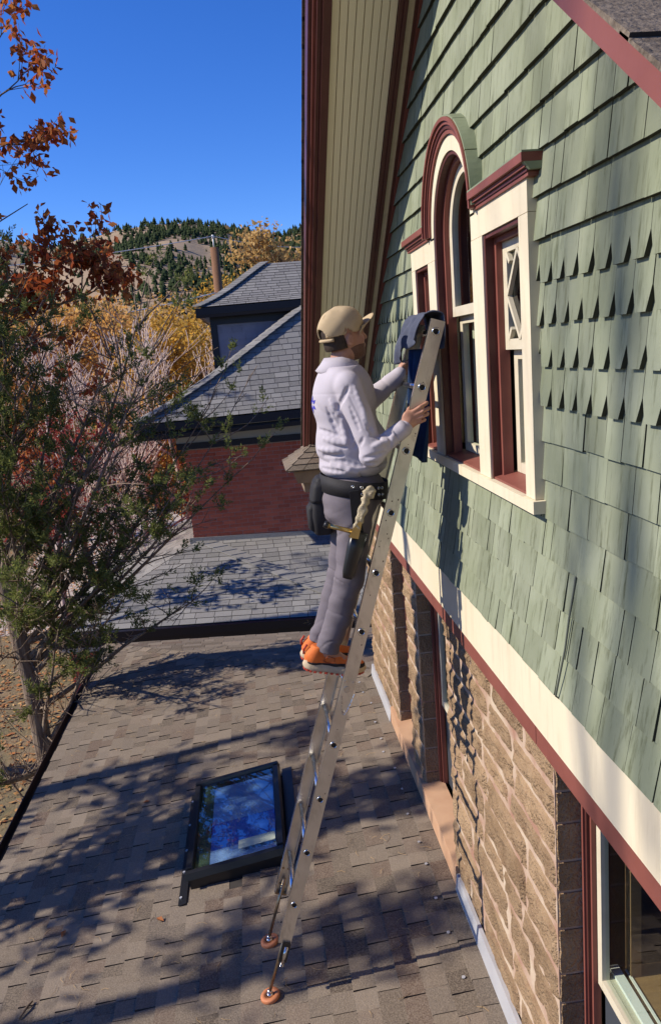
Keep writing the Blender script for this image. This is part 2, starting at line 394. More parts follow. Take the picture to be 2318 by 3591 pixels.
# --- eave return at the foot of the far rake
er = MB(); er.hexa([(.34,7.12,-1.14),(.97,7.12,-1.14),(.97,7.75,-1.14),(.34,7.75,-1.14),(.30,7.08,-1.02),(.97,7.08,-1.02),(.97,7.78,-1.02),(.30,7.78,-1.02)])
er.box((.40,7.2,-1.24),(.97,7.7,-1.141)); eret = er.build('eave_return', mat('weathered_trim',(.22,.165,.12),(.15,.11,.08),12,.6,rough=.85), house)
er2 = MB(); er2.hexa([(.25,7.02,-1.018),(.97,7.02,-1.018),(.97,7.84,-1.018),(.25,7.84,-1.018),(.55,7.34,-.80),(.97,7.34,-.80),(.97,7.5,-.80),(.55,7.5,-.80)])
ercap = er2.build('eave_return_roof', MT['asphalt'], house)
pcs = []
for k in range(5):
    t0 = k/5; t1 = t0+.24
    f = lambda t: (.25+.30*t, 7.02+.32*t, -1.018+.218*t)
    a0, a1 = f(t0), f(t1)
    for j in range(5):
        u0, u1 = j/5, (j+1)/5
        # face that looks towards the camera (front slope)
        xa0 = a0[0]+(.97-a0[0])*u0; xb0 = a0[0]+(.97-a0[0])*u1-.006; xa1 = a1[0]+(.97-a1[0])*u0; xb1 = a1[0]+(.97-a1[0])*u1-.006
        V = [(xa0,a0[1]-.008,a0[2]+.006),(xb0,a0[1]-.008,a0[2]+.006),(xb1,a1[1]-.001,a1[2]+.003),(xa1,a1[1]-.001,a1[2]+.003),
             (xa0,a0[1]-.014,a0[2]+.016),(xb0,a0[1]-.014,a0[2]+.016),(xb1,a1[1]-.004,a1[2]+.008),(xa1,a1[1]-.004,a1[2]+.008)]
        pcs.append((V, MB().hexa(V).F))
        ya0 = a0[1]+(7.84-.32*t0-a0[1])*u0; yb0 = a0[1]+(7.84-.32*t0-a0[1])*u1-.006; ya1 = a1[1]+(7.84-.32*t1-a1[1])*u0; yb1 = a1[1]+(7.84-.32*t1-a1[1])*u1-.006
        V = [(a0[0]-.008,ya0,a0[2]+.006),(a0[0]-.008,yb0,a0[2]+.006),(a1[0]-.001,yb1,a1[2]+.003),(a1[0]-.001,ya1,a1[2]+.003),
             (a0[0]-.014,ya0,a0[2]+.016),(a0[0]-.014,yb0,a0[2]+.016),(a1[0]-.004,yb1,a1[2]+.008),(a1[0]-.004,ya1,a1[2]+.008)]
        pcs.append((V, MB().hexa(V).F))
place_pieces(pcs, 'shingle', MT['asphalt'], ercap, 60)

# --- bands between the storeys
MB().box((.925,YW0,-1.412),(.995,YW1+.02,-1.192)).build('cream_band', MT['cream'], house)
for a, b in ((YW0,2.685),(2.69,4.4),(4.405,YW1+.02)):
    MB().box((.934,a,-1.502),(.995,b,-1.414)).build('red_band', MT['red'], house)

# ------------------------------------------------------------------ the three-part window in the gable
CX = .945     # face of the casing
win = MB().box((.93,2.632,-.607),(1.04,4.52,-.562)).build('gable_window', MT['cream'], house)   # the long sill carries the window
def board(y0,y1,z0,z1,x0=CX,x1=1.0,m='cream',name='casing_board'): return MB().box((x0,y0,z0),(x1,y1,z1)).build(name, MT[m], win)
board(2.655,2.747,-.56,.395); board(3.17,3.325,-.56,.395,x0=CX-.001); board(3.97,4.125,-.56,.395,x0=CX-.001); board(4.44,4.53,-.56,.395)
board(2.655,3.325,.397,.50); board(3.97,4.53,.397,.50)
def ring(r0, r1, x0, x1, a0, a1, name, m, n=36, cy=AY, cz=AZ, parent=win):
    rg = []
    for i in range(n+1):
        a = a0+(a1-a0)*i/n; c, s = math.cos(a), math.sin(a)
        rg.append([(x0,cy+r0*c,cz+r0*s),(x1,cy+r0*c,cz+r0*s),(x1,cy+r1*c,cz+r1*s),(x0,cy+r1*c,cz+r1*s)])
    return MB().loft(rg).build(name, m if not isinstance(m,str) else MT[m], parent)
ring(AR, .385, CX, 1.0, 0, math.pi, 'casing_arch', 'cream')
zc2 = .512
for r0, r1, xx, m in ((.366,.384,.934,'red'),(.3845,.401,.928,'darkred'),(.4015,.416,.920,'red'),(.4165,.432,.910,'red')):
    ring(r0, r1, xx, .985, -.01, math.pi+.01, 'arch_moulding', m, cz=zc2)
for i in range(6): ring(.4325,.440,.918,.992, .02+i*.52, .02+(i+1)*.52-.012, 'hood_panel', 'green_trim', n=8, cz=zc2)
for ya, yb in ((2.615,3.232),(4.062,4.575)):
    for z0,z1,xx,e,m in ((.500,.512,.936,0,'red'),(.5125,.524,.931,.004,'darkred'),(.5245,.538,.922,.010,'red'),(.5385,.566,.908,.022,'red')):
        MB().box((xx,ya-e*(1 if ya<3 else 0),z0),(.992,yb+e*(0 if ya<3 else 1),z1)).build('cornice_moulding', MT[m], win)
    MB().box((.909,ya-.023*(1 if ya<3 else 0),.5665),(.99,yb,.572)).build('cornice_cap', MT['green_trim'], win)
MB().hexa([(.935,2.592,.515),(.992,2.592,.515),(.992,2.611,.515),(.935,2.611,.515),(.915,2.590,.5375),(.992,2.590,.5375),(.992,2.611,.5375),(.915,2.611,.5375)]).build('cornice_end', MT['green_trim'], win)

def lined_opening(y0,y1,z0,z1,arch=False):
    for a, b in ((y0,y0+.014),(y1-.014,y1)): MB().box((.952,a,z0),(1.012,b,z1)).build('jamb', MT['darkred'], win)
    for a, b in ((y0+.0145,y0+.034),(y1-.034,y1-.0145)): MB().box((.988,a,z0),(1.03,b,z1)).build('jamb_stop', MT['red'], win)
    if not arch:
        MB().box((.953,y0+.015,z1-.014),(1.012,y1-.015,z1)).build('head', MT['darkred'], win)
        MB().box((.989,y0+.035,z1-.034),(1.03,y1-.035,z1-.0145)).build('head_stop', MT['red'], win)
    MB().hexa([(.955,y0+.0005,-.561),(1.05,y0+.0005,-.561),(1.05,y1-.0005,-.561),(.955,y1-.0005,-.561),(.955,y0+.0005,-.552),(1.05,y0+.0005,-.535),(1.05,y1-.0005,-.535),(.955,y1-.0005,-.552)]).build('inner_sill', MT['red'], win)
def sash(y0,y1,z0,z1,x0,w=.045,th=.03,name='sash', m='sash'):
    mb = MB(); mb.box((x0,y0,z0),(x0+th,y0+w,z1)); mb.box((x0,y1-w,z0),(x0+th,y1,z1)); mb.box((x0+.0005,y0+w,z0),(x0+th-.0005,y1-w,z0+w*.9)); mb.box((x0+.0005,y0+w,z1-w*.9),(x0+th-.0005,y1-w,z1))
    o = mb.build(name, MT[m], win)
    MB().box((x0+th*.5,y0+w*.9,z0+w*.8),(x0+th*.5+.003,y1-w*.9,z1-w*.8)).build('pane', MT['glass'], win)
    return o
def bar2(p, q, x0, x1, w, name='muntin', m='sash'):
    d = Vector((0,q[0]-p[0],q[1]-p[1])).normalized(); n = Vector((0,-d.z,d.y))*w/2
    A = [Vector((x0,p[0],p[1])), Vector((x0,q[0],q[1]))]
    return MB().prism([A[0]-n, A[1]-n, A[1]+n, A[0]+n], (x1-x0,0,0)).build(name, MT[m], win)
for (a, b) in ((2.747,3.17),(4.125,4.44)):
    lined_opening(a, b, -.56, .395)
    sash(a+.035, b-.035, -.045, .36, 1.013); sash(a+.036, b-.036, -.534, -.043, 1.045)
    ya, yb, za, zb = a+.08, b-.08, -.005, .32; ym, zm = (ya+yb)/2, (za+zb)/2
    k = 0
    for p, q in (((ym,zb),(ya,zm)),((ym,zb),(yb,zm)),((ya,zm),(ym,za)),((yb,zm),(ym,za)),((ya,zb),(ya*.75+ym*.25,zm*.25+zb*.75)),((yb,zb),(yb*.75+ym*.25,zm*.25+zb*.75)),((ya,za),(ya*.75+ym*.25,zm*.25+za*.75)),((yb,za),(yb*.75+ym*.25,zm*.25+za*.75))):
        bar2(p, q, 1.009+.001*k, 1.026+.001*k, .016); k += .4
# centre light
lined_opening(3.325,3.97,-.56,.49,arch=True)
ring(AR-.016, AR-.001, .952, 1.012, 0, math.pi, 'arch_jamb', 'darkred'); ring(AR-.036, AR-.0165, .988, 1.03, 0, math.pi, 'arch_stop', 'red')
ring(AR-.085, AR-.037, 1.013, 1.043, 0, math.pi, 'arched_sash', 'sash')
mb = MB(); mb.box((1.013,3.361,.12),(1.043,3.41,.4895)); mb.box((1.013,3.885,.12),(1.043,3.934,.4895)); mb.box((1.0135,3.41,.12),(1.0425,3.885,.165)); mb.build('upper_sash', MT['sash'], win)
pts = [(1.028,AY+.25*math.cos(a),AZ+.25*math.sin(a)) for a in [math.pi*i/24 for i in range(25)]] + [(1.028,3.40,.15),(1.028,3.895,.15)]
MB().prism(pts, (.003,0,0)).build('pane', MT['glass'], win)
sash(3.362,3.933,-.534,.125,1.046)
# things behind the glass
room = MB(); room.box((1.75,2.6,-.9),(1.78,4.6,1.1)); room.box((1.09,2.6,-.9),(1.75,4.6,-.87)); room.box((1.09,2.6,1.07),(1.75,4.6,1.1)); room.box((1.09,2.57,-.9),(1.78,2.6,1.1)); room.box((1.09,4.6,-.9),(1.78,4.63,1.1))
room.build('room', MT['interior'], win)
def curtain(y0,y1,z0,z1,x,amp=.012,n=20,m='curtain'):
    rg = []; 
    for z in (z0,z1):
        rg.append([(x+amp*math.sin(i*1.7+ (0 if z==z0 else .3)), y0+(y1-y0)*i/n, z) for i in range(n+1)])
    a, b = rg; V = a+b+[(p[0]+.004,p[1],p[2]) for p in a+b]; k = n+1
    F = [(i,i+1,k+i+1,k+i) for i in range(n)] + [(2*k+i,3*k+i,3*k+i+1,2*k+i+1) for i in range(n)]
    return obj_from('curtain', V, F, MT[m], win, True)
curtain(2.80,2.97,-.53,-.06,1.095); curtain(3.03,3.12,-.53,-.06,1.095); curtain(3.64,3.92,-.50,.10,1.10); curtain(3.40,3.46,-.50,.10,1.10,.008,6); curtain(4.17,4.40,-.53,.3,1.10)
MB().box((1.08,3.42,-.53),(1.10,3.60,-.36)).build('white_board', MT['white'], win)

# ------------------------------------------------------------------ the stone storey
sw = MB()
def wall_seg(y0,y1,z0,z1): sw.box((.968,y0,z0),(1.075,y1,z1))
for a,b in ((YW0,1.788),(2.602,4.268),(5.112,5.508),(6.102,YW1-.012)): wall_seg(a,b,-6.4,-1.45)
for a,b in ((1.79,2.60),(4.27,5.11),(5.51,6.10)): wall_seg(a,b,-6.4,-3.12)
stonew = sw.build('stone_wall', MT['mortar'], house)
rq = random.Random(5); zs = [-3.36]
while zs[-1] < -1.56: zs.append(zs[-1] + rq.choice((.13,.16,.18,.2,.22)))
zs[-1] = -1.49
pcs = []
def stone(y0,y1,z0,z1):
    nu = max(5,int((y1-y0)/.035)); nv = 6; V = []; b = rq.uniform(.014,.028); cy, cz = rq.uniform(.35,.65), rq.uniform(.35,.7); ph = [rq.uniform(0,6) for _ in range(4)]
    for j in range(nv+1):
        for i in range(nu+1):
            u, v = i/nu, j/nv; e = min(1, 5*min(u,1-u,)*nu/5) * min(1, 4*min(v,1-v))
            e = min(1, min(u,1-u)*(y1-y0)/.013) * min(1, min(v,1-v)*(z1-z0)/.013)
            h = b*(.85+.15*math.sin(7*u+ph[0])*math.cos(5*v+ph[1])+.12*math.sin(13*u+9*v+ph[2])) + rq.uniform(-.005,.005)
            V.append((.975-e*max(.004,h)+rq.uniform(-.003,.003)*(1-e), y0+(y1-y0)*u+(rq.uniform(-.004,.004) if 0<i<nu else 0), z0+(z1-z0)*v))
    k = nu+1; F = [(j*k+i, (j+1)*k+i, (j+1)*k+i+1, j*k+i+1) for j in range(nv) for i in range(nu)]
    n = len(V); V += [(1.07,y0,z0),(1.07,y1,z0),(1.07,y1,z1),(1.07,y0,z1)]
    F += [tuple([n,n+1]+[i for i in range(nu,-1,-1)]), tuple([n+1,n+2]+[j*k+nu for j in range(nv,-1,-1)]), tuple([n+2,n+3]+[nv*k+i for i in range(0,nu+1)]), tuple([n+3,n]+[j*k for j in range(0,nv+1)])]
    pcs.append((V,F))
for j in range(len(zs)-1):
    for a,b in ((YW0,1.80),(2.59,4.28),(5.10,5.52),(6.09,YW1)):
        y = a
        while y < b-1e-6:
            w = rq.uniform(.26,.62)
            if y+w > b-.2: w = b-y
            if b-a < .5: w = b-y
            stone(y+.006, y+w-.006, zs[j]+.007, zs[j+1]-.007); y += w
place_pieces(pcs, 'stone', MT['stone'], stonew, 260, smooth=False)
MB().hexa([(.935,4.17,-3.19),(1.09,4.17,-3.19),(1.09,6.40,-3.19),(.935,6.40,-3.19),(.935,4.17,-3.05),(1.09,4.17,-3.03),(1.09,6.40,-3.03),(.935,6.40,-3.05)]).build('stone_sill', MT['smooth_stone'], house)

def lower_window(y0,y1,zb,label=None):
    w = MB().box((1.076,y0+.001,zb),(1.12,y0+.03,-1.45)).box((1.076,y1-.03,zb),(1.12,y1-.001,-1.45)).box((1.0765,y0+.03,-1.53),(1.1195,y1-.03,-1.455)).build('stone_storey_window', MT['darkred'], house)
    for k,(wd,xx,m) in enumerate(((.014,1.062,'red'),(.026,1.070,'darkred'),(.040,1.082,'red'))):
        for a,b in ((y0+.002+.0145*k, y0+.002+.0145*k+.013),(y1-.002-.0145*k-.013, y1-.002-.0145*k)):
            MB().box((xx,a,zb+.001),(1.075+.012*k+.012,b,-1.456)).build('frame_moulding', MT[m], w)
    a, b = y0+.047, y1-.047
    for z0,z1,xx in ((-2.44,-1.50,1.100),(zb+.02,-2.40,1.13)):
        mb = MB(); mb.box((xx,a,z0),(xx+.03,a+.035,z1)); mb.box((xx,b-.035,z0),(xx+.03,b,z1)); mb.box((xx+.0005,a+.035,z0),(xx+.0295,b-.035,z0+.04)); mb.box((xx+.0005,a+.035,z1-.04),(xx+.0295,b-.035,z1)); mb.build('sash', MT['sash'], w)
        MB().box((xx+.014,a+.03,z0+.03),(xx+.017,b-.03,z1-.03)).build('pane', MT['glass'], w)
    MB().box((1.112,a+.034,zb+.022),(1.1135,b-.034,-2.445)).build('insect_screen', MT['screen'], w)
    MB().box((1.122,a-.02,zb+.01),(1.16,b+.02,zb+.018)).build('track', MT['white'], w)
    ib = MB(); ib.box((2.0,y0-.5,-3.6),(2.03,y1+.9,-1.3)); ib.box((1.17,y0-.52,-3.6),(2.0,y0-.5,-1.3)); ib.box((1.17,y1+.9,-3.6),(2.0,y1+.92,-1.3)); ib.box((1.17,y0-.5,-1.3),(2.0,y1+.9,-1.28)); ib.box((1.17,y0-.5,-3.62),(2.0,y1+.9,-3.6))
    ib.build('room', MT['interior'], w)
    return w, a, b
w1, a, b = lower_window(5.52,6.09,-3.04); w2, a, b = lower_window(4.28,5.10,-3.04)
w3, a, b = lower_window(1.80,2.59,-3.3)
MB().box((1.150,1.7,-2.435),(1.185,2.56,-2.385)).build('inner_stool_edge', MT['white'], w3)
MB().box((1.1855,1.7,-2.43),(1.36,2.56,-2.40)).build('inner_stool', MT['int_wood'], w3)
MB().box((1.205,1.72,-2.3995),(1.214,2.54,-2.393)).build('sash_groove', MT['white'], w3)
MB().box((1.21,2.50,-2.5),(1.25,2.55,-1.5)).build('inner_casing', MT['int_wood'], w3)
curtain_o = curtain(1.95,2.14,-2.5,-1.5,1.32,.02,14,'bluecurtain'); curtain_o.parent = w3
MB().box((1.85,1.8,-2.3),(1.99,2.7,-2.25)).box((1.85,2.2,-3.3),(1.99,2.9,-2.3)).build('cupboard', MT['int_wood'], w3)

# ------------------------------------------------------------------ porch roof that wraps the corner
RS = .16
def rz(x): return -3.384 + RS*(x+.208)
EX = -2.26; EY = 7.5 + (.955-EX)    # eave line and far eave
deck = MB()
def slab(P, t=.06): deck.prism([(x,y,z) for x,y,z in P], (0,0,-t))
slab([(.985,YW0-1,rz(.985)),(.985,YW1,rz(.985)),(EX,EY,rz(EX)),(EX,YW0-1,rz(EX))])
EY2 = lambda x: EY - .13*(x-EX)          # the far eave runs slightly out of square
def z2(x, y): # far slope of the porch roof
    t = (y-YW1)/(EY2(x)-YW1); return rz(.985) + (rz(EX)-rz(.985))*t
slab([(.985,YW1+.001,rz(.985)-.03),(4.5,YW1+.001,rz(.985)-.03),(4.5,EY2(4.5),rz(EX)-.03)]); slab([(.985,YW1+.001,rz(.985)-.03),(4.5,EY2(4.5),rz(EX)-.03),(EX+.03,EY+.001,rz(EX)-.03)])
porch = deck.build('porch_roof', MT['asphalt_deck'], house)
un = Vector((-RS,0,1)).normalized(); us = Vector((1,0,RS)).normalized()
pcs = []; rp = random.Random(11)
nrow = 27; step = (.955-EX+.03)/nrow
SK = (-.76,-.02,4.80,6.06)     # skylight footprint
for r in range(nrow):
    xa = EX-.03 + r*step; xb = min(xa+step+.03, .95); y = YW0-.9-rp.random()*.25; up = rp.random() > .5
    ymax = 7.5 + (.955-xa) 
    while y < ymax:
        w = rp.choice((.09,.12,.14,.16,.18,.2,.22))*rp.uniform(.92,1.08); th = .0125 if up else .0055; up = (not up) if rp.random() < .8 else up
        y0, y1 = y+.0022, y+w-.0022; y += w
        if y1 > ymax-.01: y1 = ymax-.01
        if y1-y0 < .03: continue
        if SK[0] < (xa+xb)/2 < SK[1] and y1 > SK[2]+.14 and y0 < SK[3]-.12: continue
        j = rp.uniform(-.003,.003)
        za, zb_ = rz(xa), rz(xb); xs = xa+j
        yl = min(y1, 7.5+(.955-xb)-.012) if y1 > 7.5+(.955-xb)-.012 else y1
        V = [(xs,y0,rz(xs)+.001),(xb,y0,zb_+.001),(xb,yl,zb_+.001),(xs,y1,rz(xs)+.001),
             (xs-.001,y0,rz(xs)+.006+th),(xb,y0,zb_+.003),(xb,yl,zb_+.003),(xs-.001,y1,rz(xs)+.006+th)]
        pcs.append((V, MB().hexa(V).F))
for r in range(22):                       # far slope, courses parallel to the far eave
    t0 = 1-r/22+.004; t1 = max(0, t0-.06); x = EX
    xh = lambda t: .955+(EX-.955)*t
    x = xh(t0)+.02; up = False
    while x < 4.4:
        w = rp.choice((.14,.2,.26,.3)); x0_, x1_ = x+.002, x+w-.002; x += w; up = not up; th = .009 if up else .005
        q = lambda xx, t: (xx, YW1+(EY2(xx)-YW1)*t, rz(.985)+(rz(EX)-rz(.985))*t)
        A, B_, C_, D_ = q(x0_,t0), q(x1_,t0), q(max(x1_,xh(t1)+.02),t1), q(max(x0_,xh(t1)+.02),t1)
        V = [(p[0],p[1],p[2]+.001) for p in (A,B_,C_,D_)] + [(A[0],A[1],A[2]+.006+th),(B_[0],B_[1],B_[2]+.006+th),(C_[0],C_[1],C_[2]+.003),(D_[0],D_[1],D_[2]+.003)]
        pcs.append((V, MB().hexa(V).F))
place_pieces(pcs, 'shingle', MT['asphalt'], porch, edge=MT['roof_edge_shade'], front=(1,5))
# hip cap shingles
hp = []
for i in range(24):
    t0 = i/24; t1 = t0+.055
    A = Vector((.95+(EX-.95)*t0, 7.5+(EY-7.5)*t0, 0)); B = Vector((.95+(EX-.95)*t1, 7.5+(EY-7.5)*t1, 0)); q = Vector((1,1,0)).normalized()*.10
    hz = lambda p, off: rz(p.x) - abs(off)*RS*.7
    V = []
    for h in (.008,.016):
        V += [(A.x-q.x,A.y-q.y,hz(A,.1)+h),(A.x,A.y,rz(A.x)+h+.006),(B.x,B.y,rz(B.x)+h),(B.x-q.x,B.y-q.y,hz(B,.1)+h-.004)]
    hp.append((V, MB().hexa(V).F))
place_pieces(hp, 'hip_cap_shingle', MT['asphalt'], porch, 40)
# gutter, fascia
zg = rz(EX)
g = MB(); prof = [(EX-.03,zg-.01),(EX-.03,zg-.10),(EX-.06,zg-.115),(EX-.12,zg-.10),(EX-.135,zg-.02),(EX-.128,zg-.02),(EX-.115,zg-.093),(EX-.06,zg-.107),(EX-.036,zg-.095),(EX-.036,zg-.01)]
g.loft([[(x,YW0-1,z) for x,z in prof],[(x,EY+.1,z) for x,z in prof]]); g.build('gutter', mat('brown_gutter',(.035,.022,.018),rough=.4,spec=.5), house)
MB().box((EX-.028,YW0-1,zg-.18),(EX+.02,EY,zg-.062)).build('fascia', MT['darkred'], house)
for yy in (.5,3.6,6.8,10.0): MB().box((EX+.05,yy,-6.4),(EX+.17,yy+.12,zg-.06)).build('porch_post', MT['cream'], house)
# base flashing
for a,b in ((YW0,2.4),(2.39,3.50),(3.49,4.16),(6.41,7.0),(6.99,7.5)):
    MB().hexa([(.925,a,rz(.925)+.004),(.958,a,rz(.955)+.004),(.958,b,rz(.955)+.004),(.925,b,rz(.925)+.004),(.938,a,rz(.955)+.10),(.958,a,rz(.955)+.10),(.958,b,rz(.955)+.105),(.938,b,rz(.955)+.105)]).build('flashing', MT['flash'], house)
nl = MB()
for i in range(16): 
    yy = 2.9+i*.3+rp.uniform(-.05,.05); xx = .80+rp.uniform(-.02,.03); nl.tube([(xx,yy,rz(xx)+.014),(xx,yy,rz(xx)+.018)], .010, 8)
o_ = nl.build('roofing_nail_heads', MT['flash'], porch); o_['kind'] = 'stuff'

# ------------------------------------------------------------------ skylight
def rp3(x,y,h): p = Vector((x,y,rz(x))) + un*h; return tuple(p)
sx0,sx1,sy0,sy1 = -.735,-.045,4.83,6.04
def rbox(x0,x1,y0,y1,h0,h1,name,m,par):
    P = [rp3(x0,y0,h0),rp3(x1,y0,h0),rp3(x1,y1,h0),rp3(x0,y1,h0),rp3(x0,y0,h1),rp3(x1,y0,h1),rp3(x1,y1,h1),rp3(x0,y1,h1)]
    return MB().hexa(P).build(name, m, par)
skl = rbox(sx0+.02,sx1-.02,sy0+.02,sy1-.02,-.02,.09,'skylight',MT['black'],house)
fw = .062
for q in ((sx0,sx1,sy0,sy0+fw),(sx0,sx1,sy1-fw,sy1),(sx0,sx0+fw,sy0+fw+.001,sy1-fw-.001),(sx1-fw,sx1,sy0+fw+.001,sy1-fw-.001)):
    P = [rp3(q[0],q[2],.0905),rp3(q[1],q[2],.0905),rp3(q[1],q[3],.0905),rp3(q[0],q[3],.0905)]; e = .012
    Q = [rp3(q[0]+e,q[2]+e,.135),rp3(q[1]-e,q[2]+e,.135),rp3(q[1]-e,q[3]-e,.135),rp3(q[0]+e,q[3]-e,.135)]
    MB().hexa(P+Q).build('frame', MT['black'], skl)
rbox(sx0+fw,sx1-fw,sy0+fw,sy1-fw,.112,.118,'pane',MT['skyglass'],skl)
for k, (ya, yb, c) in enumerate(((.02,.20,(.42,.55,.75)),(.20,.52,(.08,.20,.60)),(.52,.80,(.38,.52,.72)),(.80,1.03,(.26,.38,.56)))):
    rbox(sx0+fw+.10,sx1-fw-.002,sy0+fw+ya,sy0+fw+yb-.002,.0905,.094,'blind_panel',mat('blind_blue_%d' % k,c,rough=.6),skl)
rbox(sx0+fw+.002,sx0+fw+.098,sy0+fw+.004,sy1-fw-.004,.0905,.097,'blind_rail',mat('shaft_olive',(.10,.13,.06),rough=.6),skl)
rbox(sx1-fw-.26,sx1-fw-.003,sy0+fw+.10,sy0+fw+.20,.1185,.1195,'sticker',mat('pale_sticker',(.42,.46,.36),rough=.6),skl)
rbox(sx0-.055,sx0-.001,sy0-.12,sy1+.02,.0145,.019,'flashing',MT['black'],skl); rbox(sx1+.001,sx1+.08,sy0-.10,sy1+.05,.0145,.019,'flashing',MT['black'],skl)
for yy in (4.78,5.05,5.30,5.62,5.95): MB().tube([rp3(sx0-.04,yy,.019),rp3(sx0-.04,yy,.026)], .009, 8).build('rivet', MT['flash'], skl)
# ================================================================== LADDER
LD = Vector((.3007,0,.9537)); LE = Vector((.9537,0,-.3007)); LP0 = Vector((.7928,0,-.1949))
def lpt(s, y, e=0.0): p = LP0 + LD*s + LE*e; return Vector((p.x, y, p.z))
ladder = empty('ladder', (-.2,3.94,-3.39), 'scuffed aluminium sectional ladder standing on the porch roof and leaning on the gable window', 'ladder')
YN, YF = 3.712, 4.166
S_TOP, S_BOT = .315, -2.975
def rail(yw, inn, s0, s1, name='rail'):
    w = .033; t = .0035; fl = .027*inn; mb = MB()
    def bar(e0,e1,ya,yb): mb.hexa([lpt(s0,ya,e0),lpt(s0,ya,e1),lpt(s0,yb,e1),lpt(s0,yb,e0),lpt(s1,ya,e0),lpt(s1,ya,e1),lpt(s1,yb,e1),lpt(s1,yb,e0)])
    bar(-w,w,yw,yw+t*inn); bar(-w,-w+t,yw+t*inn,yw+fl); bar(w-t,w,yw+t*inn,yw+fl)
    return mb.build(name, MT['alu'], ladder)
rail(YN, 1, S_BOT, S_TOP); rail(YF, -1, S_BOT-.02, S_TOP)
for yw, inn in ((YN,1),(YF,-1)):     # added strip of brighter metal as a highlight along each rail's front lip
    a = -.0335
    MB().hexa([lpt(S_BOT,yw,a),lpt(S_BOT,yw,a-.0015),lpt(S_BOT,yw+.027*inn,a-.0015),lpt(S_BOT,yw+.027*inn,a),lpt(S_TOP,yw,a),lpt(S_TOP,yw,a-.0015),lpt(S_TOP,yw+.027*inn,a-.0015),lpt(S_TOP,yw+.027*inn,a)]).build('rail_highlight', MT['alu_bright'], ladder)
SR = [.262] + [-.305*i for i in range(0,10)]
for i, s in enumerate(SR):
    rg = MB().tube([lpt(s,YN+.004), lpt(s,YF-.004)], .0145, 14).build('rung', MT['alu_bright'], ladder, True)
    if i == 6: continue
    rings = []
    for r, dy in ((.0125,-.001),(.0135,-.004),(.017,-.0045),(.0195,-.002),(.0195,.001)):
        rings.append([lpt(s + r*math.sin(a), YN+dy, r*math.cos(a)) for a in [2*math.pi*k/20 for k in range(20)]])
    MB().loft(rings, cap=False).build('rung_collar', MT['chrome'], rg, True)
    MB().add([lpt(s+.0132*math.sin(2*math.pi*k/20), YN-.0006, .0132*math.cos(2*math.pi*k/20)) for k in range(20)], [tuple(range(20))]).build('socket', MT['hole'], rg)
# joint between the two sections
for yw, inn in ((YN,1),(YF,-1)):
    y0, y1 = yw-.0045*inn, yw-.0005*inn
    pl = MB().hexa([lpt(-1.60,y0,-.031),lpt(-1.60,y0,.031),lpt(-1.60,y1,.031),lpt(-1.60,y1,-.031),lpt(-1.47,y0,-.031),lpt(-1.47,y0,.031),lpt(-1.47,y1,.031),lpt(-1.47,y1,-.031)]).build('joint_plate', MT['alu'], ladder)
    MB().tube([lpt(-1.525,yw-.009*inn,-.004), lpt(-1.525,yw,-.004)], .017, 16).build('bolt', MT['chrome'], pl)
    for e in (-.02,.02): MB().tube([lpt(-1.485,yw-.008*inn,e), lpt(-1.485,yw,e)], .0055, 10).build('rivet', MT['chrome'], pl)
ch = MB()
for i in range(15):
    a = i/14; p = lpt(-1.56-.12*a*(1-a)*3.2, YN-.012, -.02+.055*a); q = lpt(-1.56-.12*(a+.05)*(1-a-.05)*3.2, YN-.012, -.02+.055*(a+.05)); ch.tube([p,q], .0022, 5)
ch.build('pin_chain', MT['chrome'], ladder)
# scuff patches
sc = MB(); rk = random.Random(3)
for i in range(26):
    s = rk.uniform(-2.2,.1); e = rk.uniform(-.02,.022); w = rk.uniform(.002,.006); h = rk.uniform(.003,.011)
    sc.add([lpt(s,YN-.0006,e),lpt(s+h*.2,YN-.0006,e+w),lpt(s+h,YN-.0006,e+w*.8),lpt(s+h*.8,YN-.0006,e-w*.3)],[(0,1,2,3)])
sc.build('scuff_marks', mat('rust_scuff',(.06,.03,.02),rough=.9), ladder)
# levelling legs and rubber pads
for yw, sb, pad in ((3.74,S_BOT,Vector((-.208,3.74,rz(-.208)))),(4.14,S_BOT-.02,Vector((-.200,4.15,rz(-.2))))):
    top = lpt(sb+.10, yw); foot = pad + Vector((0,0,.05))
    leg = MB().tube([top, foot], .009, 10).build('levelling_leg', MT['steel'], ladder, True)
    rings = []
    for r, h in ((.001,.012),(.049,.012),(.052,.018),(.052,.030),(.048,.036),(.030,.036),(.028,.032)):
        rings.append([pad + Vector((r*math.cos(a), r*math.sin(a), h + RS*r*math.cos(a))) for a in [2*math.pi*k/28 for k in range(28)]])
    pd = MB().loft(rings, cap=True).build('rubber_pad', MT['rubber'], ladder, True)
    MB().tube([pad+Vector((0,0,.0325)), pad+Vector((0,0,.045))], [.024,.013], 16).tube([pad+Vector((-.012,0,.05)), pad+Vector((.012,0,.05))], .011, 10).build('pad_hub', MT['chrome'], pd, True)
br = MB(); 
br.hexa([lpt(S_BOT-.10,YN-.014,-.012),lpt(S_BOT-.10,YN-.014,.03),lpt(S_BOT-.10,YN+.01,.03),lpt(S_BOT-.10,YN+.01,-.012),lpt(S_BOT+.01,YN-.014,-.012),lpt(S_BOT+.01,YN-.014,.03),lpt(S_BOT+.01,YN+.01,.03),lpt(S_BOT+.01,YN+.01,-.012)])
bk = br.build('leveller_bracket', MT['black'], ladder)
MB().tube([lpt(S_BOT-.11,YN-.006,.012), lpt(S_BOT-.01,YN-.006,.012)], .012, 12).build('cam_tube', MT['chrome'], bk, True)
sp = [lpt(S_BOT-.13+.04*i/40, YN-.006+.011*math.sin(i*1.25), .012+.011*math.cos(i*1.25)) for i in range(41)]
MB().tube(sp, .0022, 5).build('spring', MT['chrome'], bk, True)
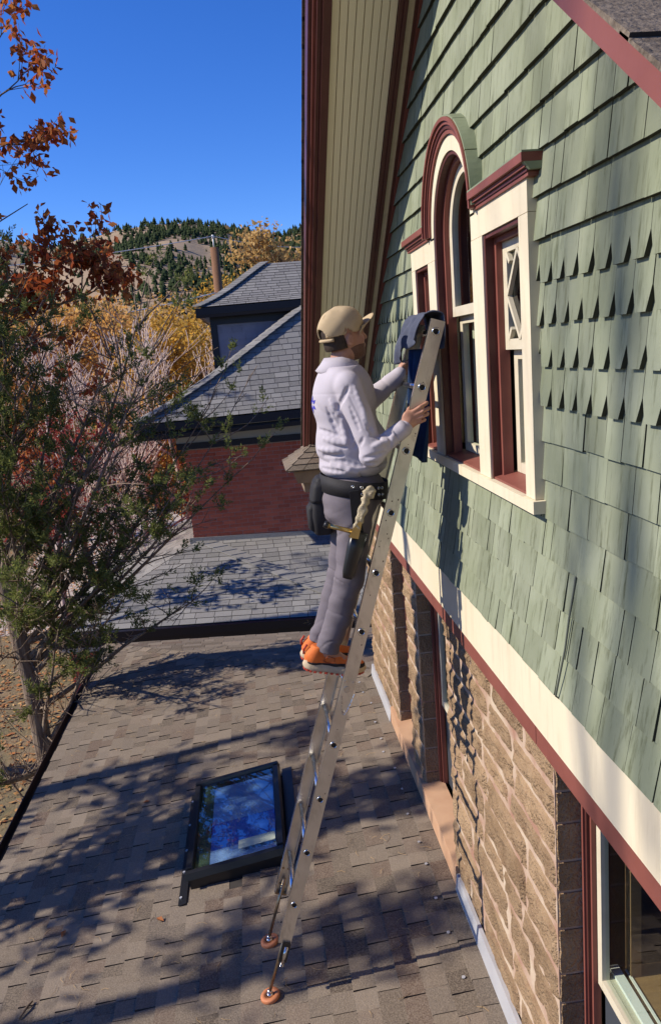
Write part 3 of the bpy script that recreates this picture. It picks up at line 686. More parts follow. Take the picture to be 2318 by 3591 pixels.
bf = MB(); bf.hexa([lpt(S_BOT-.025,YF-.03,-.034),lpt(S_BOT-.025,YF-.03,.034),lpt(S_BOT-.025,YF,.034),lpt(S_BOT-.025,YF,-.034),lpt(S_BOT-.015,YF-.03,-.034),lpt(S_BOT-.015,YF-.03,.034),lpt(S_BOT-.015,YF,.034),lpt(S_BOT-.015,YF,-.034)])
for e in (-.015,.012): bf.tube([lpt(S_BOT+.03,YF-.008,e), lpt(S_BOT+.03,YF-.003,e)], .006, 8); bf.tube([lpt(S_BOT+.13,YF-.008,e), lpt(S_BOT+.13,YF-.003,e)], .006, 8)
bf.build('rail_shoe', MT['steel'], ladder)

# ================================================================== signed distance sculpting
class Field:
    def __init__(s, lo, hi, h):
        s.lo = np.array(lo, float); s.h = h; s.n = np.ceil((np.array(hi)-s.lo)/h).astype(int)+1
        s.ax = [(s.lo[i]+h*np.arange(s.n[i])).astype(np.float32) for i in range(3)]
        s.D = np.full(s.n, .25, np.float32)
    def _sl(s, lo, hi):
        a = np.clip(np.floor((np.array(lo)-s.lo)/s.h).astype(int), 0, s.n-1); b = np.clip(np.ceil((np.array(hi)-s.lo)/s.h).astype(int)+1, a+1, s.n)
        sl = tuple(slice(a[i], b[i]) for i in range(3)); return sl, [s.ax[0][sl[0]][:,None,None], s.ax[1][sl[1]][None,:,None], s.ax[2][sl[2]][None,None,:]]
    def _op(s, sl, d, k, op):
        c = s.D[sl]
        if op == 'u':
            if k > 0: hh = np.clip(.5+.5*(c-d)/k, 0, 1); s.D[sl] = c*(1-hh)+d*hh-k*hh*(1-hh)
            else: s.D[sl] = np.minimum(c, d)
        elif op == 's':
            k = max(k, 1e-4); hh = np.clip(.5-.5*(c+d)/k, 0, 1); s.D[sl] = c*(1-hh)+(-d)*hh+k*hh*(1-hh)
    def cap(s, a, b, ra, rb=None, k=.02, op='u'):
        rb = ra if rb is None else rb; a = np.array(a, float); b = np.array(b, float); r = max(ra, rb)+k+3*s.h+.02
        sl, (X,Y,Z) = s._sl(np.minimum(a,b)-r, np.maximum(a,b)+r); ba = b-a; L2 = max(ba@ba, 1e-9)
        t = np.clip(((X-a[0])*ba[0]+(Y-a[1])*ba[1]+(Z-a[2])*ba[2])/L2, 0, 1)
        d = np.sqrt((X-a[0]-t*ba[0])**2+(Y-a[1]-t*ba[1])**2+(Z-a[2]-t*ba[2])**2)-(ra+(rb-ra)*t)
        s._op(sl, d, k, op); return s
    def ell(s, c, r, k=.02, op='u', M=None):
        c = np.array(c, float); r = np.array(r, float); R = max(r)+k+3*s.h+.02
        sl, (X,Y,Z) = s._sl(c-R, c+R); X = X-c[0]; Y = Y-c[1]; Z = Z-c[2]
        if M is not None: X, Y, Z = [M[i][0]*X+M[i][1]*Y+M[i][2]*Z for i in range(3)]
        k0 = np.sqrt((X/r[0])**2+(Y/r[1])**2+(Z/r[2])**2)+1e-9; k1 = np.sqrt((X/r[0]**2)**2+(Y/r[1]**2)**2+(Z/r[2]**2)**2)+1e-9
        s._op(sl, k0*(k0-1)/k1, k, op); return s
    def plane(s, n, c):   # keep n.p <= c
        n = np.array(n, float); n /= np.linalg.norm(n)
        s.D = np.maximum(s.D, n[0]*s.ax[0][:,None,None]+n[1]*s.ax[1][None,:,None]+n[2]*s.ax[2][None,None,:]-c); return s
    def grid(s): return s.ax[0][:,None,None], s.ax[1][None,:,None], s.ax[2][None,None,:]
    def sample(s, p):
        i = np.clip(((np.array(p)-s.lo)/s.h), 0, s.n-1.001); j = i.astype(int); f = i-j; v = 0
        for a in (0,1):
            for b in (0,1):
                for c in (0,1): v += s.D[j[0]+a,j[1]+b,j[2]+c]*(f[0] if a else 1-f[0])*(f[1] if b else 1-f[1])*(f[2] if c else 1-f[2])
        return v
    def mesh(s, name, m, parent=None, smooth=1):
        D = s.D; n = s.n-1; neg = D < 0
        cnt = np.zeros(n, np.int8)
        for a in (0,1):
            for b in (0,1):
                for c in (0,1): cnt += neg[a:n[0]+a, b:n[1]+b, c:n[2]+c]
        idx = np.argwhere((cnt > 0) & (cnt < 8)); lut = np.full(n, -1, np.int32); lut[idx[:,0],idx[:,1],idx[:,2]] = np.arange(len(idx))
        acc = np.zeros((len(idx),3)); w = np.zeros(len(idx)); cor = [(a,b,c) for a in (0,1) for b in (0,1) for c in (0,1)]
        val = {q: D[idx[:,0]+q[0], idx[:,1]+q[1], idx[:,2]+q[2]] for q in cor}
        for q in cor:
            for ax in range(3):
                if q[ax]: continue
                q2 = list(q); q2[ax] = 1; q2 = tuple(q2); v0, v1 = val[q], val[q2]; msk = (v0 < 0) != (v1 < 0)
                t = v0/np.where(np.abs(v0-v1) < 1e-12, 1, v0-v1); p = np.zeros((len(idx),3)); p += np.array(q); p[:,ax] += t
                acc[msk] += p[msk]; w[msk] += 1
        V = s.lo + s.h*(idx + acc/np.maximum(w,1)[:,None]); Fs = []
        for ax in range(3):
            o1, o2 = (ax+1)%3, (ax+2)%3
            sh = [slice(1,n[0]),slice(1,n[1]),slice(1,n[2])]; sh[ax] = slice(0,n[ax]); sh2 = list(sh); sh2[ax] = slice(1,n[ax]+1)
            a_, b_ = neg[tuple(sh)], neg[tuple(sh2)]
            for flip, msk in ((False, a_ & ~b_), (True, ~a_ & b_)):
                e = np.argwhere(msk)
                if not len(e): continue
                off = np.array([1,1,1]); off[ax] = 0; e = e+off
                def at(d1, d2): q = e.copy(); q[:,o1] -= d1; q[:,o2] -= d2; return lut[q[:,0],q[:,1],q[:,2]]
                f = np.stack([at(1,1),at(0,1),at(0,0),at(1,0)],1); Fs.append(f[:,::-1] if flip else f)
        F = np.concatenate(Fs); F = F[(F >= 0).all(1)]
        for _ in range(smooth):
            S = np.zeros_like(V); c = np.zeros(len(V))
            for a, b in ((0,1),(1,2),(2,3),(3,0)):
                np.add.at(S, F[:,a], V[F[:,b]]); np.add.at(S, F[:,b], V[F[:,a]]); np.add.at(c, F[:,a], 1); np.add.at(c, F[:,b], 1)
            V = V*.5 + .5*S/np.maximum(c,1)[:,None]
        return np_mesh(name, V, F, m, parent, True)

# ================================================================== THE MAN
SKIN = mat('skin', (.42,.215,.14), (.36,.17,.11), 30, .5, rough=.5, bump=.15, bscale=150, spec=.35)
HAIR = mat('dark_brown_hair', (.028,.016,.010), (.045,.026,.016), 60, .6, rough=.7, bump=.8, bscale=220)
STUB = mat('stubble', (.17,.085,.055), (.10,.05,.032), 240, .8, rough=.75, bump=.3, bscale=300)
SHIRT = mat('pale_lilac_grey_cotton', (.455,.42,.465), (.42,.385,.43), 8, .5, rough=.85, bump=.25, bscale=400, spec=.2)
TROUS = mat('grey_purple_twill', (.160,.140,.158), (.130,.114,.130), 10, .6, rough=.9, bump=.3, bscale=500, spec=.15)
CAPM = mat('khaki_cotton', (.47,.36,.225), (.40,.305,.185), 12, .5, rough=.9, bump=.3, bscale=300, spec=.15)
ORANGE = mat('orange_mesh_fabric', (.66,.155,.025), (.55,.11,.02), 40, .5, rough=.7, bump=.4, bscale=300)
SOLE = mat('beige_foam', (.50,.40,.27), (.42,.33,.22), 30, .5, rough=.8, bump=.3, bscale=120)
REDRUB = mat('red_rubber', (.40,.05,.025), rough=.6)

th = R_(20); pt = R_(9)     # head turn (away from the camera) and tilt back
hf = Vector((math.cos(th)*math.cos(pt), math.sin(th)*math.cos(pt), math.sin(pt))); hl = Vector((-math.sin(th), math.cos(th), 0)); hu = hf.cross(hl)
HC = Vector((.470,3.945,.070))
def hp_(f, l, u): return HC + hf*f + hl*l + hu*u
HM = [list(hf), list(hl), list(hu)]
LEGS = (((.465,3.86,-.72),(.405,3.845,-1.10),(.262,3.87,-1.50)), ((.465,4.03,-.72),(.385,4.025,-1.12),(.232,4.02,-1.515)))
RSH, REL, RWR = (.455,3.770,-.165), (.535,3.680,-.475), (.695,3.686,-.372)
LSH, LEL, LWR = (.470,4.110,-.150), (.585,4.205,-.285), (.775,4.158,-.145)

B = Field((.08,3.60,-1.72), (.92,4.32,.24), .0046)
# trunk
B.ell((.452,3.945,-.25), (.125,.165,.19), .03); B.ell((.465,3.945,-.47), (.135,.155,.17), .05); B.ell((.462,3.945,-.69), (.125,.155,.11), .05)
B.cap((.45,3.83,-.17), (.45,4.06,-.165), .055, .055, .04); B.cap((.430,3.945,-.13), hp_(-.028,0,-.085), .056, .054, .015)
# head
B.ell(hp_(-.008,0,.028), (.099,.077,.103), .0, M=HM); B.ell(hp_(.030,0,-.045), (.066,.060,.078), .02, M=HM); B.ell(hp_(.066,0,-.096), (.024,.028,.020), .025, M=HM)
B.cap(hp_(.092,0,.006), hp_(.112,0,-.028), .009, .013, .012); B.ell(hp_(.090,0,.026), (.014,.05,.012), .015, M=HM)
for sd in (-1,1):
    B.ell(hp_(.088,sd*.031,.002), (.018,.017,.012), .008, 's', M=HM); B.ell(hp_(.083,sd*.031,.002), (.012,.013,.010), .004, M=HM)
    B.ell(hp_(-.010,sd*.078,-.020), (.020,.013,.031), .006, M=HM); B.ell(hp_(-.006,sd*.092,-.016), (.009,.006,.017), .005, 's', M=HM)
    B.ell(hp_(.066,sd*.036,-.030), (.022,.020,.018), .02, M=HM)
B.cap(hp_(.090,-.020,-.060), hp_(.090,.020,-.060), .0085, .0085, .008); B.cap(hp_(.089,-.016,-.070), hp_(.089,.016,-.070), .0075, .0075, .006)
# arms
for S_, E_, W_ in ((RSH,REL,RWR),(LSH,LEL,LWR)):
    B.cap(S_, E_, .046, .032, .02); B.cap(E_, W_, .032, .026, .02)
# right hand round the near rail
B.ell((.722,3.685,-.335), (.040,.015,.044), .012); B.cap(RWR, (.715,3.688,-.35), .026, .024, .015)
for a, m1, m2, tp, r in (((.738,3.682,-.302),(.772,3.676,-.282),(.802,3.686,-.270),(.812,3.704,-.266),.0098), ((.748,3.680,-.318),(.782,3.673,-.303),(.810,3.684,-.294),(.818,3.702,-.292),.0100),
                         ((.750,3.681,-.338),(.780,3.675,-.327),(.804,3.686,-.320),(.812,3.704,-.318),.0095), ((.745,3.683,-.358),(.770,3.679,-.351),(.790,3.688,-.346),(.797,3.703,-.345),.0084)):
    B.cap(a, m1, r*1.08, r, .006); B.cap(m1, m2, r, r*.94, .003); B.cap(m2, tp, r*.94, r*.82, .003)
B.cap((.708,3.697,-.318), (.728,3.722,-.292), .0125, .0115, .008); B.cap((.728,3.722,-.292), (.752,3.746,-.276), .0110, .0095, .003)
# left hand round the far rail
B.ell((.802,4.163,-.115), (.036,.018,.036), .012); B.cap(LWR, (.79,4.16,-.125), .025, .024, .012)
for i, (dz, r) in enumerate(((.030,.0095),(.010,.0098),(-.010,.0093),(-.029,.0082))):
    a = Vector((.812,4.178,-.112+dz)); B.cap(a, a+Vector((.030,.012,.006)), r*1.05, r, .006); B.cap(a+Vector((.030,.012,.006)), a+Vector((.058,-.002,.010)), r, r*.85, .003)
B.cap((.795,4.146,-.095), (.822,4.128,-.075), .0115, .0100, .008)
# legs and feet inside trousers and shoes
for H_, K_, A_ in LEGS:
    B.cap(H_, K_, .075, .052, .03); B.cap(K_, A_, .052, .036, .02); B.cap(A_, (A_[0]+.13,A_[1],A_[2]-.105), .034, .026, .02)
man = B.mesh('person', SKIN)
tag(man, 'person in khaki cap, pale shirt and grey trousers standing on the ladder, holding its rail', 'person')

def wrinkle(F, amp, comps):
    X, Y, Z = F.grid(); acc = 0
    for (kx,ky,kz,ph,a,wx,wz) in comps: acc = acc + a*np.sin(kx*X+ky*Y+kz*Z+ph+1.3*np.sin(wx*X+wz*Z+ph*2)+.8*np.sin(9*Y+5*Z+ph))
    F.D = F.D + (amp*acc).astype(np.float32)
# shirt
S = Field((.22,3.58,-.68), (.80,4.32,.02), .0042)
S.ell((.450,3.945,-.25), (.158,.168,.215), .0); S.ell((.472,3.945,-.46), (.180,.168,.155), .06); S.ell((.472,3.945,-.560), (.172,.174,.075), .03)
S.cap((.44,3.825,-.150), (.445,4.07,-.145), .076, .076, .05); S.cap((.43,3.945,-.13), (.436,3.945,-.08), .085, .072, .04)
S.cap(RSH, REL, .070, .053, .014); S.cap(REL, RWR, .053, .037, .016); S.ell((.530,3.690,-.488), (.056,.047,.052), .03)
S.cap(LSH, LEL, .070, .060, .02); S.cap(LEL, LWR, .058, .042, .022)
X, Y, Z = S.grid()
def crease(F, amp, ph, win=1.0, p=6): F.D = F.D + (amp*win*(1-np.abs(np.sin(ph)))**p).astype(np.float32)
gw_ = lambda cx, cy, cz, rx, ry, rz_: np.exp(-(((X-cx)/rx)**2+((Y-cy)/ry)**2+((Z-cz)/rz_)**2))
wrinkle(S, .0017, [(14,10,34,.3,1,9,12),(30,20,18,1.7,.8,8,14),(22,-14,44,2.9,.6,12,9)])
crease(S, .009, 19*Z+5*np.sin(5*X+4*Y)+7*X, np.clip((-.47-Z)/.10,0,1), 4)                    # blousing above the belt
crease(S, .009, 12*(X*.62+Z*.78)+1.2*np.sin(6*Y)+1.15, gw_(.36,3.80,-.36,.11,.13,.15), 5)       # long folds from the armpit to the waist
crease(S, .006, 30*(X*.95+Z*.25)+8*Y, gw_(.485,3.70,-.27,.10,.09,.13), 4)                       # folds that run down the upper sleeve
crease(S, .010, 27*(Z*.62+X*.78)+1.2*np.sin(9*Z), gw_(.555,3.68,-.445,.075,.08,.06), 5)         # creases in the crook of the elbow
crease(S, .006, 27*(X*.8+Z*.5), gw_(.66,4.18,-.22,.10,.09,.09), 4)
S.D = S.D + (.0016*np.exp(-((Z+.195+.10*(X-.36)**2)/.0035)**2)*(X < .47)).astype(np.float32)      # yoke seam
FOLDS = [([(.447,-.163),(.412,-.22),(.382,-.29)],.011,1),([(.477,-.171),(.506,-.276),(.516,-.353)],.007,0),([(.503,-.325),(.551,-.396)],.010,1),([(.417,-.323),(.432,-.447)],.008,0),([(.491,-.40),(.463,-.456)],.008,1),([(.526,-.394),(.626,-.39)],.009,1),
    ([(.559,-.403),(.611,-.466)],.007,1),([(.312,-.366),(.399,-.401)],.009,1),([(.348,-.263),(.393,-.389)],.009,1),([(.371,-.436),(.426,-.453)],.008,1),([(.293,-.494),(.404,-.491)],.009,1),([(.378,-.514),(.50,-.547)],.010,1),([(.369,-.228),(.401,-.292)],.006,0),
    ([(.599,-.364),(.619,-.452)],.006,1),([(.453,-.499),(.592,-.474)],.008,1),([(.446,-.259),(.476,-.359)],.007,1),([(.32,-.52),(.47,-.575)],.008,0),([(.33,-.41),(.42,-.435)],.008,0),([(.30,-.46),(.39,-.468)],.007,0),([(.535,-.44),(.60,-.425)],.007,0),([(.64,-.37),(.655,-.42)],.005,1),([(.50,-.52),(.60,-.53)],.008,1),([(.54,-.56),(.63,-.55)],.007,1),([(.31,-.555),(.40,-.57)],.008,1)]
def near_y(x, z):
    y = 3.585
    while y < 3.94 and S.sample((x,y,z)) > .001: y += .002
    return y
for pts_, r_, cut in FOLDS:          # folds pressed into, or standing proud of, the near side of the shirt
    Q = []
    for (x0_,z0_),(x1_,z1_) in zip(pts_,pts_[1:]):
        for t in (0,.25,.5,.75): Q.append((x0_+(x1_-x0_)*t, z0_+(z1_-z0_)*t))
    Q.append(pts_[-1]); Q3 = [(x,near_y(x,z),z) for x,z in Q]; n_ = len(Q3)
    for i in range(n_-1):
        w0 = r_*(.35+.65*math.sin(math.pi*(i+.3)/n_)); w1 = r_*(.35+.65*math.sin(math.pi*(i+1.3)/n_))
        if abs(Q3[i][1]-Q3[i+1][1]) > .05: continue
        if cut: S.cap(Vector(Q3[i])-Vector((0,w0*.35,0)), Vector(Q3[i+1])-Vector((0,w1*.35,0)), w0*1.1, w1*1.1, .010, 's')
        else: S.cap(Vector(Q3[i])+Vector((0,w0*.2,0)), Vector(Q3[i+1])+Vector((0,w1*.2,0)), w0, w1, .018)
S.plane((0,0,-1), .612); S.plane((0,0,1), -.072)
S.cap(hp_(-.03,0,-.08), (.43,3.945,-.14), .060, .060, .003, 's')
shirt = S.mesh('shirt', SHIRT, man)
# collar
rings = []
for rx, ry, z, dx in ((.074,.072,-.110,.0),(.074,.072,-.070,.004),(.074,.072,-.030,.008),(.081,.079,-.027,.008),(.098,.096,-.056,.004),(.120,.118,-.084,.0),(.113,.111,-.092,.0)):
    rings.append([(.440+dx+rx*math.cos(a), 3.945+ry*math.sin(a), z-.028*max(0,math.cos(a))-(.0 if z>-.06 else .012*abs(math.sin(a)))) for a in [2*math.pi*k/32 for k in range(32)]])
MB().loft(rings, cap=False).build('collar', SHIRT, man, True)
# cuffs
for W_, E_, r in ((RWR,REL,.037),(LWR,LEL,.037)):
    d = (Vector(W_)-Vector(E_)).normalized(); MB().tube([Vector(W_)-d*.055, Vector(W_)-d*.02, Vector(W_)+d*.008, Vector(W_)+d*.006], [r+.006,r+.005,r+.003,r-.004], 22, cap=False).build('cuff', SHIRT, man, True)
# emblem on the back: a blue six-pointed rosette
em = MB()
def on_back(dy, dz):
    x = .18
    while x < .5 and S.sample((x, 3.925+dy, -.245+dz)) > .0015: x += .001
    return (x-.0012, 3.925+dy, -.245+dz)
for k in range(6):
    a = k*math.pi/3; P = [(.016*math.cos(a-.42),.016*math.sin(a-.42)),(.030*math.cos(a-.25),.030*math.sin(a-.25)),(.046*math.cos(a),.046*math.sin(a)),(.030*math.cos(a+.25),.030*math.sin(a+.25)),(.016*math.cos(a+.42),.016*math.sin(a+.42))]
    em.add([on_back(-p[1], p[0]) for p in P], [(0,1,2,3,4)])
em.build('back_emblem', mat('blue_print',(.03,.03,.42),rough=.8), man)
# trousers
P_ = Field((.10,3.70,-1.58), (.68,4.20,-.58), .0055)
P_.ell((.468,3.945,-.69), (.160,.182,.125), .0); P_.ell((.405,3.945,-.765), (.105,.160,.11), .04)
for i, (H_, K_, A_) in enumerate(LEGS):
    P_.cap(H_, K_, .095, .073, .03); P_.cap(K_, A_, .073, .055, .025); P_.ell((K_[0]-.050,K_[1],K_[2]-.16), (.045,.05,.10), .03)
    P_.cap((A_[0]+.003,A_[1],A_[2]+.05), (A_[0]+.003,A_[1],A_[2]-.01), .055, .057, .01)
wrinkle(P_, .0022, [(14,10,46,.5,.8,8,14),(40,12,70,2.2,.6,12,12),(-30,20,38,3.9,.6,9,20)])
X, Y, Z = P_.grid()
P_.D = P_.D + (.002*np.exp(-((Z+1.46)/.05)**2)*np.sin(120*Z+40*X+20*Y)).astype(np.float32)
gp = lambda cx, cy, cz, rx, ry, rz_: np.exp(-(((X-cx)/rx)**2+((Y-cy)/ry)**2+((Z-cz)/rz_)**2))
crease(P_, .010, 38*(Z+.5*X)+2*np.sin(14*X), gp(.33,3.90,-1.11,.09,.2,.07))
crease(P_, .008, 24*(Z*.8-X*.7)+2*np.sin(9*Z), gp(.42,3.80,-.92,.14,.10,.12))
crease(P_, .009, 42*Z+3*np.sin(16*X), gp(.25,3.93,-1.43,.12,.2,.06))
crease(P_, .007, 19*(Z*.9+X*.6)+2*np.sin(10*Z), gp(.36,3.84,-1.26,.12,.10,.09))
crease(P_, .008, 30*(Z+X*.9), gp(.36,3.92,-.83,.08,.2,.05))
P_.plane((0,0,1), -.600); P_.plane((-.25,0,-1), 1.392)
P_.mesh('trousers', TROUS, man)
# tool belt
def eband(z0, z1, rx, ry, cx, name, m, t=.006, par=man, tilt=.03):
    rings = []
    for r_, z in ((0,z0),(t,z0),(t,z1),(0,z1)):
        rings.append([(cx+(rx+r_)*math.cos(a), 3.945+(ry+r_)*math.sin(a), z-tilt*math.cos(a)) for a in [2*math.pi*k/48 for k in range(48)]])
    return MB().loft(rings+[rings[0]], cap=False).build(name, m, par, True)
belt = eband(-.706,-.622,.164,.186,.470,'tool_belt',MT['black_matte'])
gr = MB()
for a in (-1.75,-1.5,-1.3,-.95,-.8):
    for z in (-.647,-.680):
        c = Vector((.470+.1715*math.cos(a), 3.945+.1935*math.sin(a), z-.03*math.cos(a))); nrm = Vector((math.cos(a),math.sin(a),0)); tn = Vector((-math.sin(a),math.cos(a),0))
        gr.loft([[c+nrm*h+(tn*math.cos(q)+Vector((0,0,1))*math.sin(q))*r for q in [2*math.pi*k/12 for k in range(12)]] for r, h in ((.0035,0),(.0042,.002),(.0075,.002),(.0085,0))], cap=False)
gr.build('grommets', MT['chrome'], belt, True)
# pouch behind, holster on the near hip
def sq_ring(cx, cy, z, rx, ry, n=28, pw=.45): return [(cx+rx*math.copysign(abs(math.cos(a))**pw,math.cos(a)), cy+ry*math.copysign(abs(math.sin(a))**pw,math.sin(a)), z) for a in [2*math.pi*k/n for k in range(n)]]
pch = MB().loft([sq_ring(.300,4.00,-.905,.040,.070), sq_ring(.297,4.00,-.915+.02,.048,.080), sq_ring(.293,4.00,-.80,.052,.082), sq_ring(.300,4.00,-.68,.046,.078), sq_ring(.312,4.00,-.62,.034,.070), sq_ring(.315,4.00,-.612,.028,.062)]).build('belt_pouch', MT['black_matte'], man, True)
MB().loft([sq_ring(.262,3.995,-.885,.022,.052), sq_ring(.255,3.995,-.87,.030,.060), sq_ring(.252,3.995,-.77,.030,.060), sq_ring(.262,3.995,-.745,.022,.052)]).build('front_pocket', MT['black_matte'], pch, True)
MB().loft([sq_ring(.296,4.00,-.735,.0535,.085), sq_ring(.298,4.00,-.72,.0545,.086), sq_ring(.306,4.00,-.66,.050,.082), sq_ring(.310,4.00,-.63,.042,.076)]).build('flap', MT['black_matte'], pch, True)
ho = MB(); hd = Vector((-.33,0,-.94)).normalized(); hx = Vector((.94,0,-.33))
o0 = Vector((.455,3.738,-.865))
for (s0,s1,w0,w1,t0,t1) in ((0,.235,.040,.030,.024,.018),):
    ringf = lambda s, w, t: [o0+hd*s+hx*(w*cx)+Vector((0,t*cy,0)) for cx, cy in ((-1,-.55),(-.7,-1),(.7,-1),(1,-.55),(1,.55),(.7,1),(-.7,1),(-1,.55))]
    ho.loft([ringf(0,w0,t0), ringf(.08,w0*1.02,t0), ringf(s1-.03,w1,t1), ringf(s1,w1*.75,t1*.7)])
ho.build('holster', MT['black'], man, True)
MB().hexa([(.425,3.752,-.87),(.475,3.752,-.87),(.475,3.760,-.87),(.425,3.760,-.87),(.420,3.744,-.66),(.465,3.744,-.66),(.465,3.752,-.66),(.420,3.752,-.66)]).build('holster_strap', MT['black_matte'], man)
# shoes
def shoe(hx_, hy, hz, yaw):
    f = Vector((math.cos(yaw)*.976, math.sin(yaw), -.205)).normalized(); l = Vector((-math.sin(yaw),math.cos(yaw),0)); u = f.cross(l); o = Vector((hx_,hy,hz))
    P = lambda a,b,c: o+f*a+l*b+u*c
    out = [(.0,0),(.006,.026),(.04,.036),(.10,.035),(.16,.040),(.22,.047),(.27,.042),(.305,.022),(.318,0)]
    oc = [(a,b) for a,b in out] + [(a,-b*.95) for a,b in out[-2:0:-1]]
    cxm, = (.155,)
    rock = lambda a: .014*max(0,(a-.22)/.1)**2 + .010*max(0,(.05-a)/.05)**2
    def rng(k, h, top=False): return [P(cxm+(a-cxm)*k, b*k, h+rock(a)+(.010*max(0,(.09-a)/.09) if top else 0)) for a,b in oc]
    so_ = MB().loft([rng(.95,.006), rng(1.03,.014), rng(1.05,.028), rng(.98,.046,True), rng(.80,.047,True)]).build('sole', SOLE, man, True)
    lug = MB()
    for k in range(22):
        a,b = oc[k%len(oc)]; a2,b2 = oc[(k+1)%len(oc)]
        for t in (.25,.75):
            c = (a+(a2-a)*t, b+(b2-b)*t); q = P(cxm+(c[0]-cxm)*.96, c[1]*.9, rock(c[0]))
            lug.tube([q, q+u*.010], .0085, 6)
        if k >= len(oc)-1: break
    lug.build('tread', REDRUB, so_)
    lo = np.array([min(P(a,b,c)[i] for a in (-.04,.36) for b in (-.08,.08) for c in (-.02,.17)) for i in range(3)]); hi = np.array([max(P(a,b,c)[i] for a in (-.04,.36) for b in (-.08,.08) for c in (-.02,.17)) for i in range(3)])
    Mx = [list(f), list(l), list(u)]
    def base(F, e=0.0):
        F.ell(P(.045,0,.072), (.048+e,.036+e,.050+e), .0, M=Mx); F.cap(P(.05,0,.068), P(.16,0,.066), .036+e, .036+e, .02); F.cap(P(.16,0,.062), P(.255,0,.055), .037+e, .033+e, .02); F.ell(P(.268,0,.058), (.046+e,.036+e,.026+e), .015, M=Mx)
        F.cap(P(.05,0,.09), P(.065,0,.125), .036+e, .038+e, .02); F.cap(P(.10,0,.105), P(.17,0,.080), .026+e, .028+e, .02)
    U = Field(lo, hi, .0042); base(U); 
    n_ = np.array(u); U.plane(-n_, -float(n_@np.array(P(0,0,.040)))); U.plane(n_, float(n_@np.array(P(0,0,.138))))
    up = U.mesh('shoe', ORANGE, man)
    # black lower overlay and toe cap
    O = Field(lo, hi, .0042); base(O, .0022); O.plane(-n_, -float(n_@np.array(P(0,0,.040))))
    nn = np.array((u - f*.05 ).normalized()); O.plane(nn, float(nn@np.array(P(.19,0,.064))))
    O.mesh('overlay', MT['black_matte'], up)
    lc = MB()
    for k in range(5): lc.tube([P(.105+.024*k,-.026,.118-.010*k), P(.112+.024*k,0,.132-.011*k), P(.105+.024*k,.026,.118-.010*k)], .0032, 6)
    lc.build('laces', MT['black'], up, True)
    MB().tube([P(-.006,0,.085), P(-.010,0,.11), P(.004,0,.135)], .006, 8).build('pull_tab', REDRUB, up, True)
    # padded panel on the side
    pn = MB(); 
    for sd in (-1,1): 
        pn.tube([P(.095,sd*.0375,.070), P(.115,sd*.0385,.098), P(.150,sd*.0385,.088), P(.150,sd*.0395,.066), P(.112,sd*.0395,.062), P(.095,sd*.0375,.070)], .0026, 6)
    pn.build('side_panel', mat('dark_orange',(.35,.07,.012),rough=.7), up, True)
shoe(.128,3.872,-1.585,0.0); shoe(.125,4.02,-1.590,.10)
# hair, stubble, cap
hr = Field(tuple(HC-Vector((.17,.17,.17))), tuple(HC+Vector((.17,.17,.17))), .004)
hr.ell(hp_(-.008,0,.028), (.103,.081,.107), 0, M=HM); hr.ell(hp_(-.045,0,-.035), (.062,.063,.055), .02, M=HM)
a = np.array((hf+hu*.25).normalized()); hr.plane(a, float(a@np.array(hp_(-.030,0,-.005)))); b = np.array(-hu); hr.plane(b, float(b@np.array(hp_(0,0,-.056))))
hr.mesh('hair', HAIR, man)
st = Field(tuple(HC-Vector((.17,.17,.2))), tuple(HC+Vector((.17,.17,.17))), .004)
st.ell(hp_(.030,0,-.045), (.0685,.0625,.0805), 0, M=HM); st.ell(hp_(.066,0,-.096), (.0265,.0305,.0225), .025, M=HM)
a = np.array((hu*1-hf*.1).normalized()); st.plane(a, float(a@np.array(hp_(.05,0,-.050)))); st.mesh('stubble', STUB, man)
eyes = MB()
for sd in (-1,1): eyes.tube([hp_(.091,sd*.031,.002), hp_(.0955,sd*.031,.002)], [.008,.004], 10)
eyes.build('eyes', mat('dark_eye',(.03,.02,.015),rough=.15), man, True)
bw = MB()
for sd in (-1,1): bw.tube([hp_(.100,sd*.016,.021), hp_(.099,sd*.034,.025), hp_(.088,sd*.050,.019)], [.004,.0045,.003], 6)
bw.build('eyebrows', HAIR, man, True)
CUP = (hu*math.cos(.10)-hf*math.sin(.10)).normalized()    # the cap sits a little back on the head
cf = Field(tuple(HC-Vector((.19,.19,.12))), tuple(HC+Vector((.19,.19,.19))), .004)
cf.ell(hp_(-.010,0,.040), (.114,.091,.100), 0, M=HM); cf.ell(hp_(.020,0,.062), (.088,.084,.076), .02, M=HM)
a = np.array((-hu+hf*.02).normalized()); cf.plane(a, float(a@np.array(hp_(-.01,0,.010 )))); 
cf.cap(hp_(-.14,0,.026), hp_(-.06,0,.026), .032, .032, .004, 's'); cf.ell(hp_(-.012,0,.030), (.1075,.0845,.096), .003, 's', M=HM)
wrinkle(cf, .0012, [(40,30,60,.3,1,20,20),(-60,44,30,2.0,.8,16,24)])
capo = cf.mesh('cap', CAPM, man)
MB().tube([hp_(-.118*math.cos(q), .094*math.sin(q), -.002+.002*math.cos(q*3)) for q in [(-.75+1.5*k/12) for k in range(13)]], .008, 8).build('cap_strap', CAPM, capo, True)
MB().tube([hp_(-.010,0,.137), hp_(-.010,0,.145)], [.008,.005], 10).build('cap_button', CAPM, capo, True)
sm = MB()
for k in range(6):
    q = k*math.pi/3+.26; sm.tube([hp_(-.010+.1135*math.cos(q)*math.sin(v), .0905*math.sin(q)*math.sin(v), .040+.0995*math.cos(v)) for v in [.1+1.25*j/8 for j in range(9)]], .0012, 5)
sm.build('cap_seams', CAPM, capo, True)
vs = []; nv_, nw = 8, 14
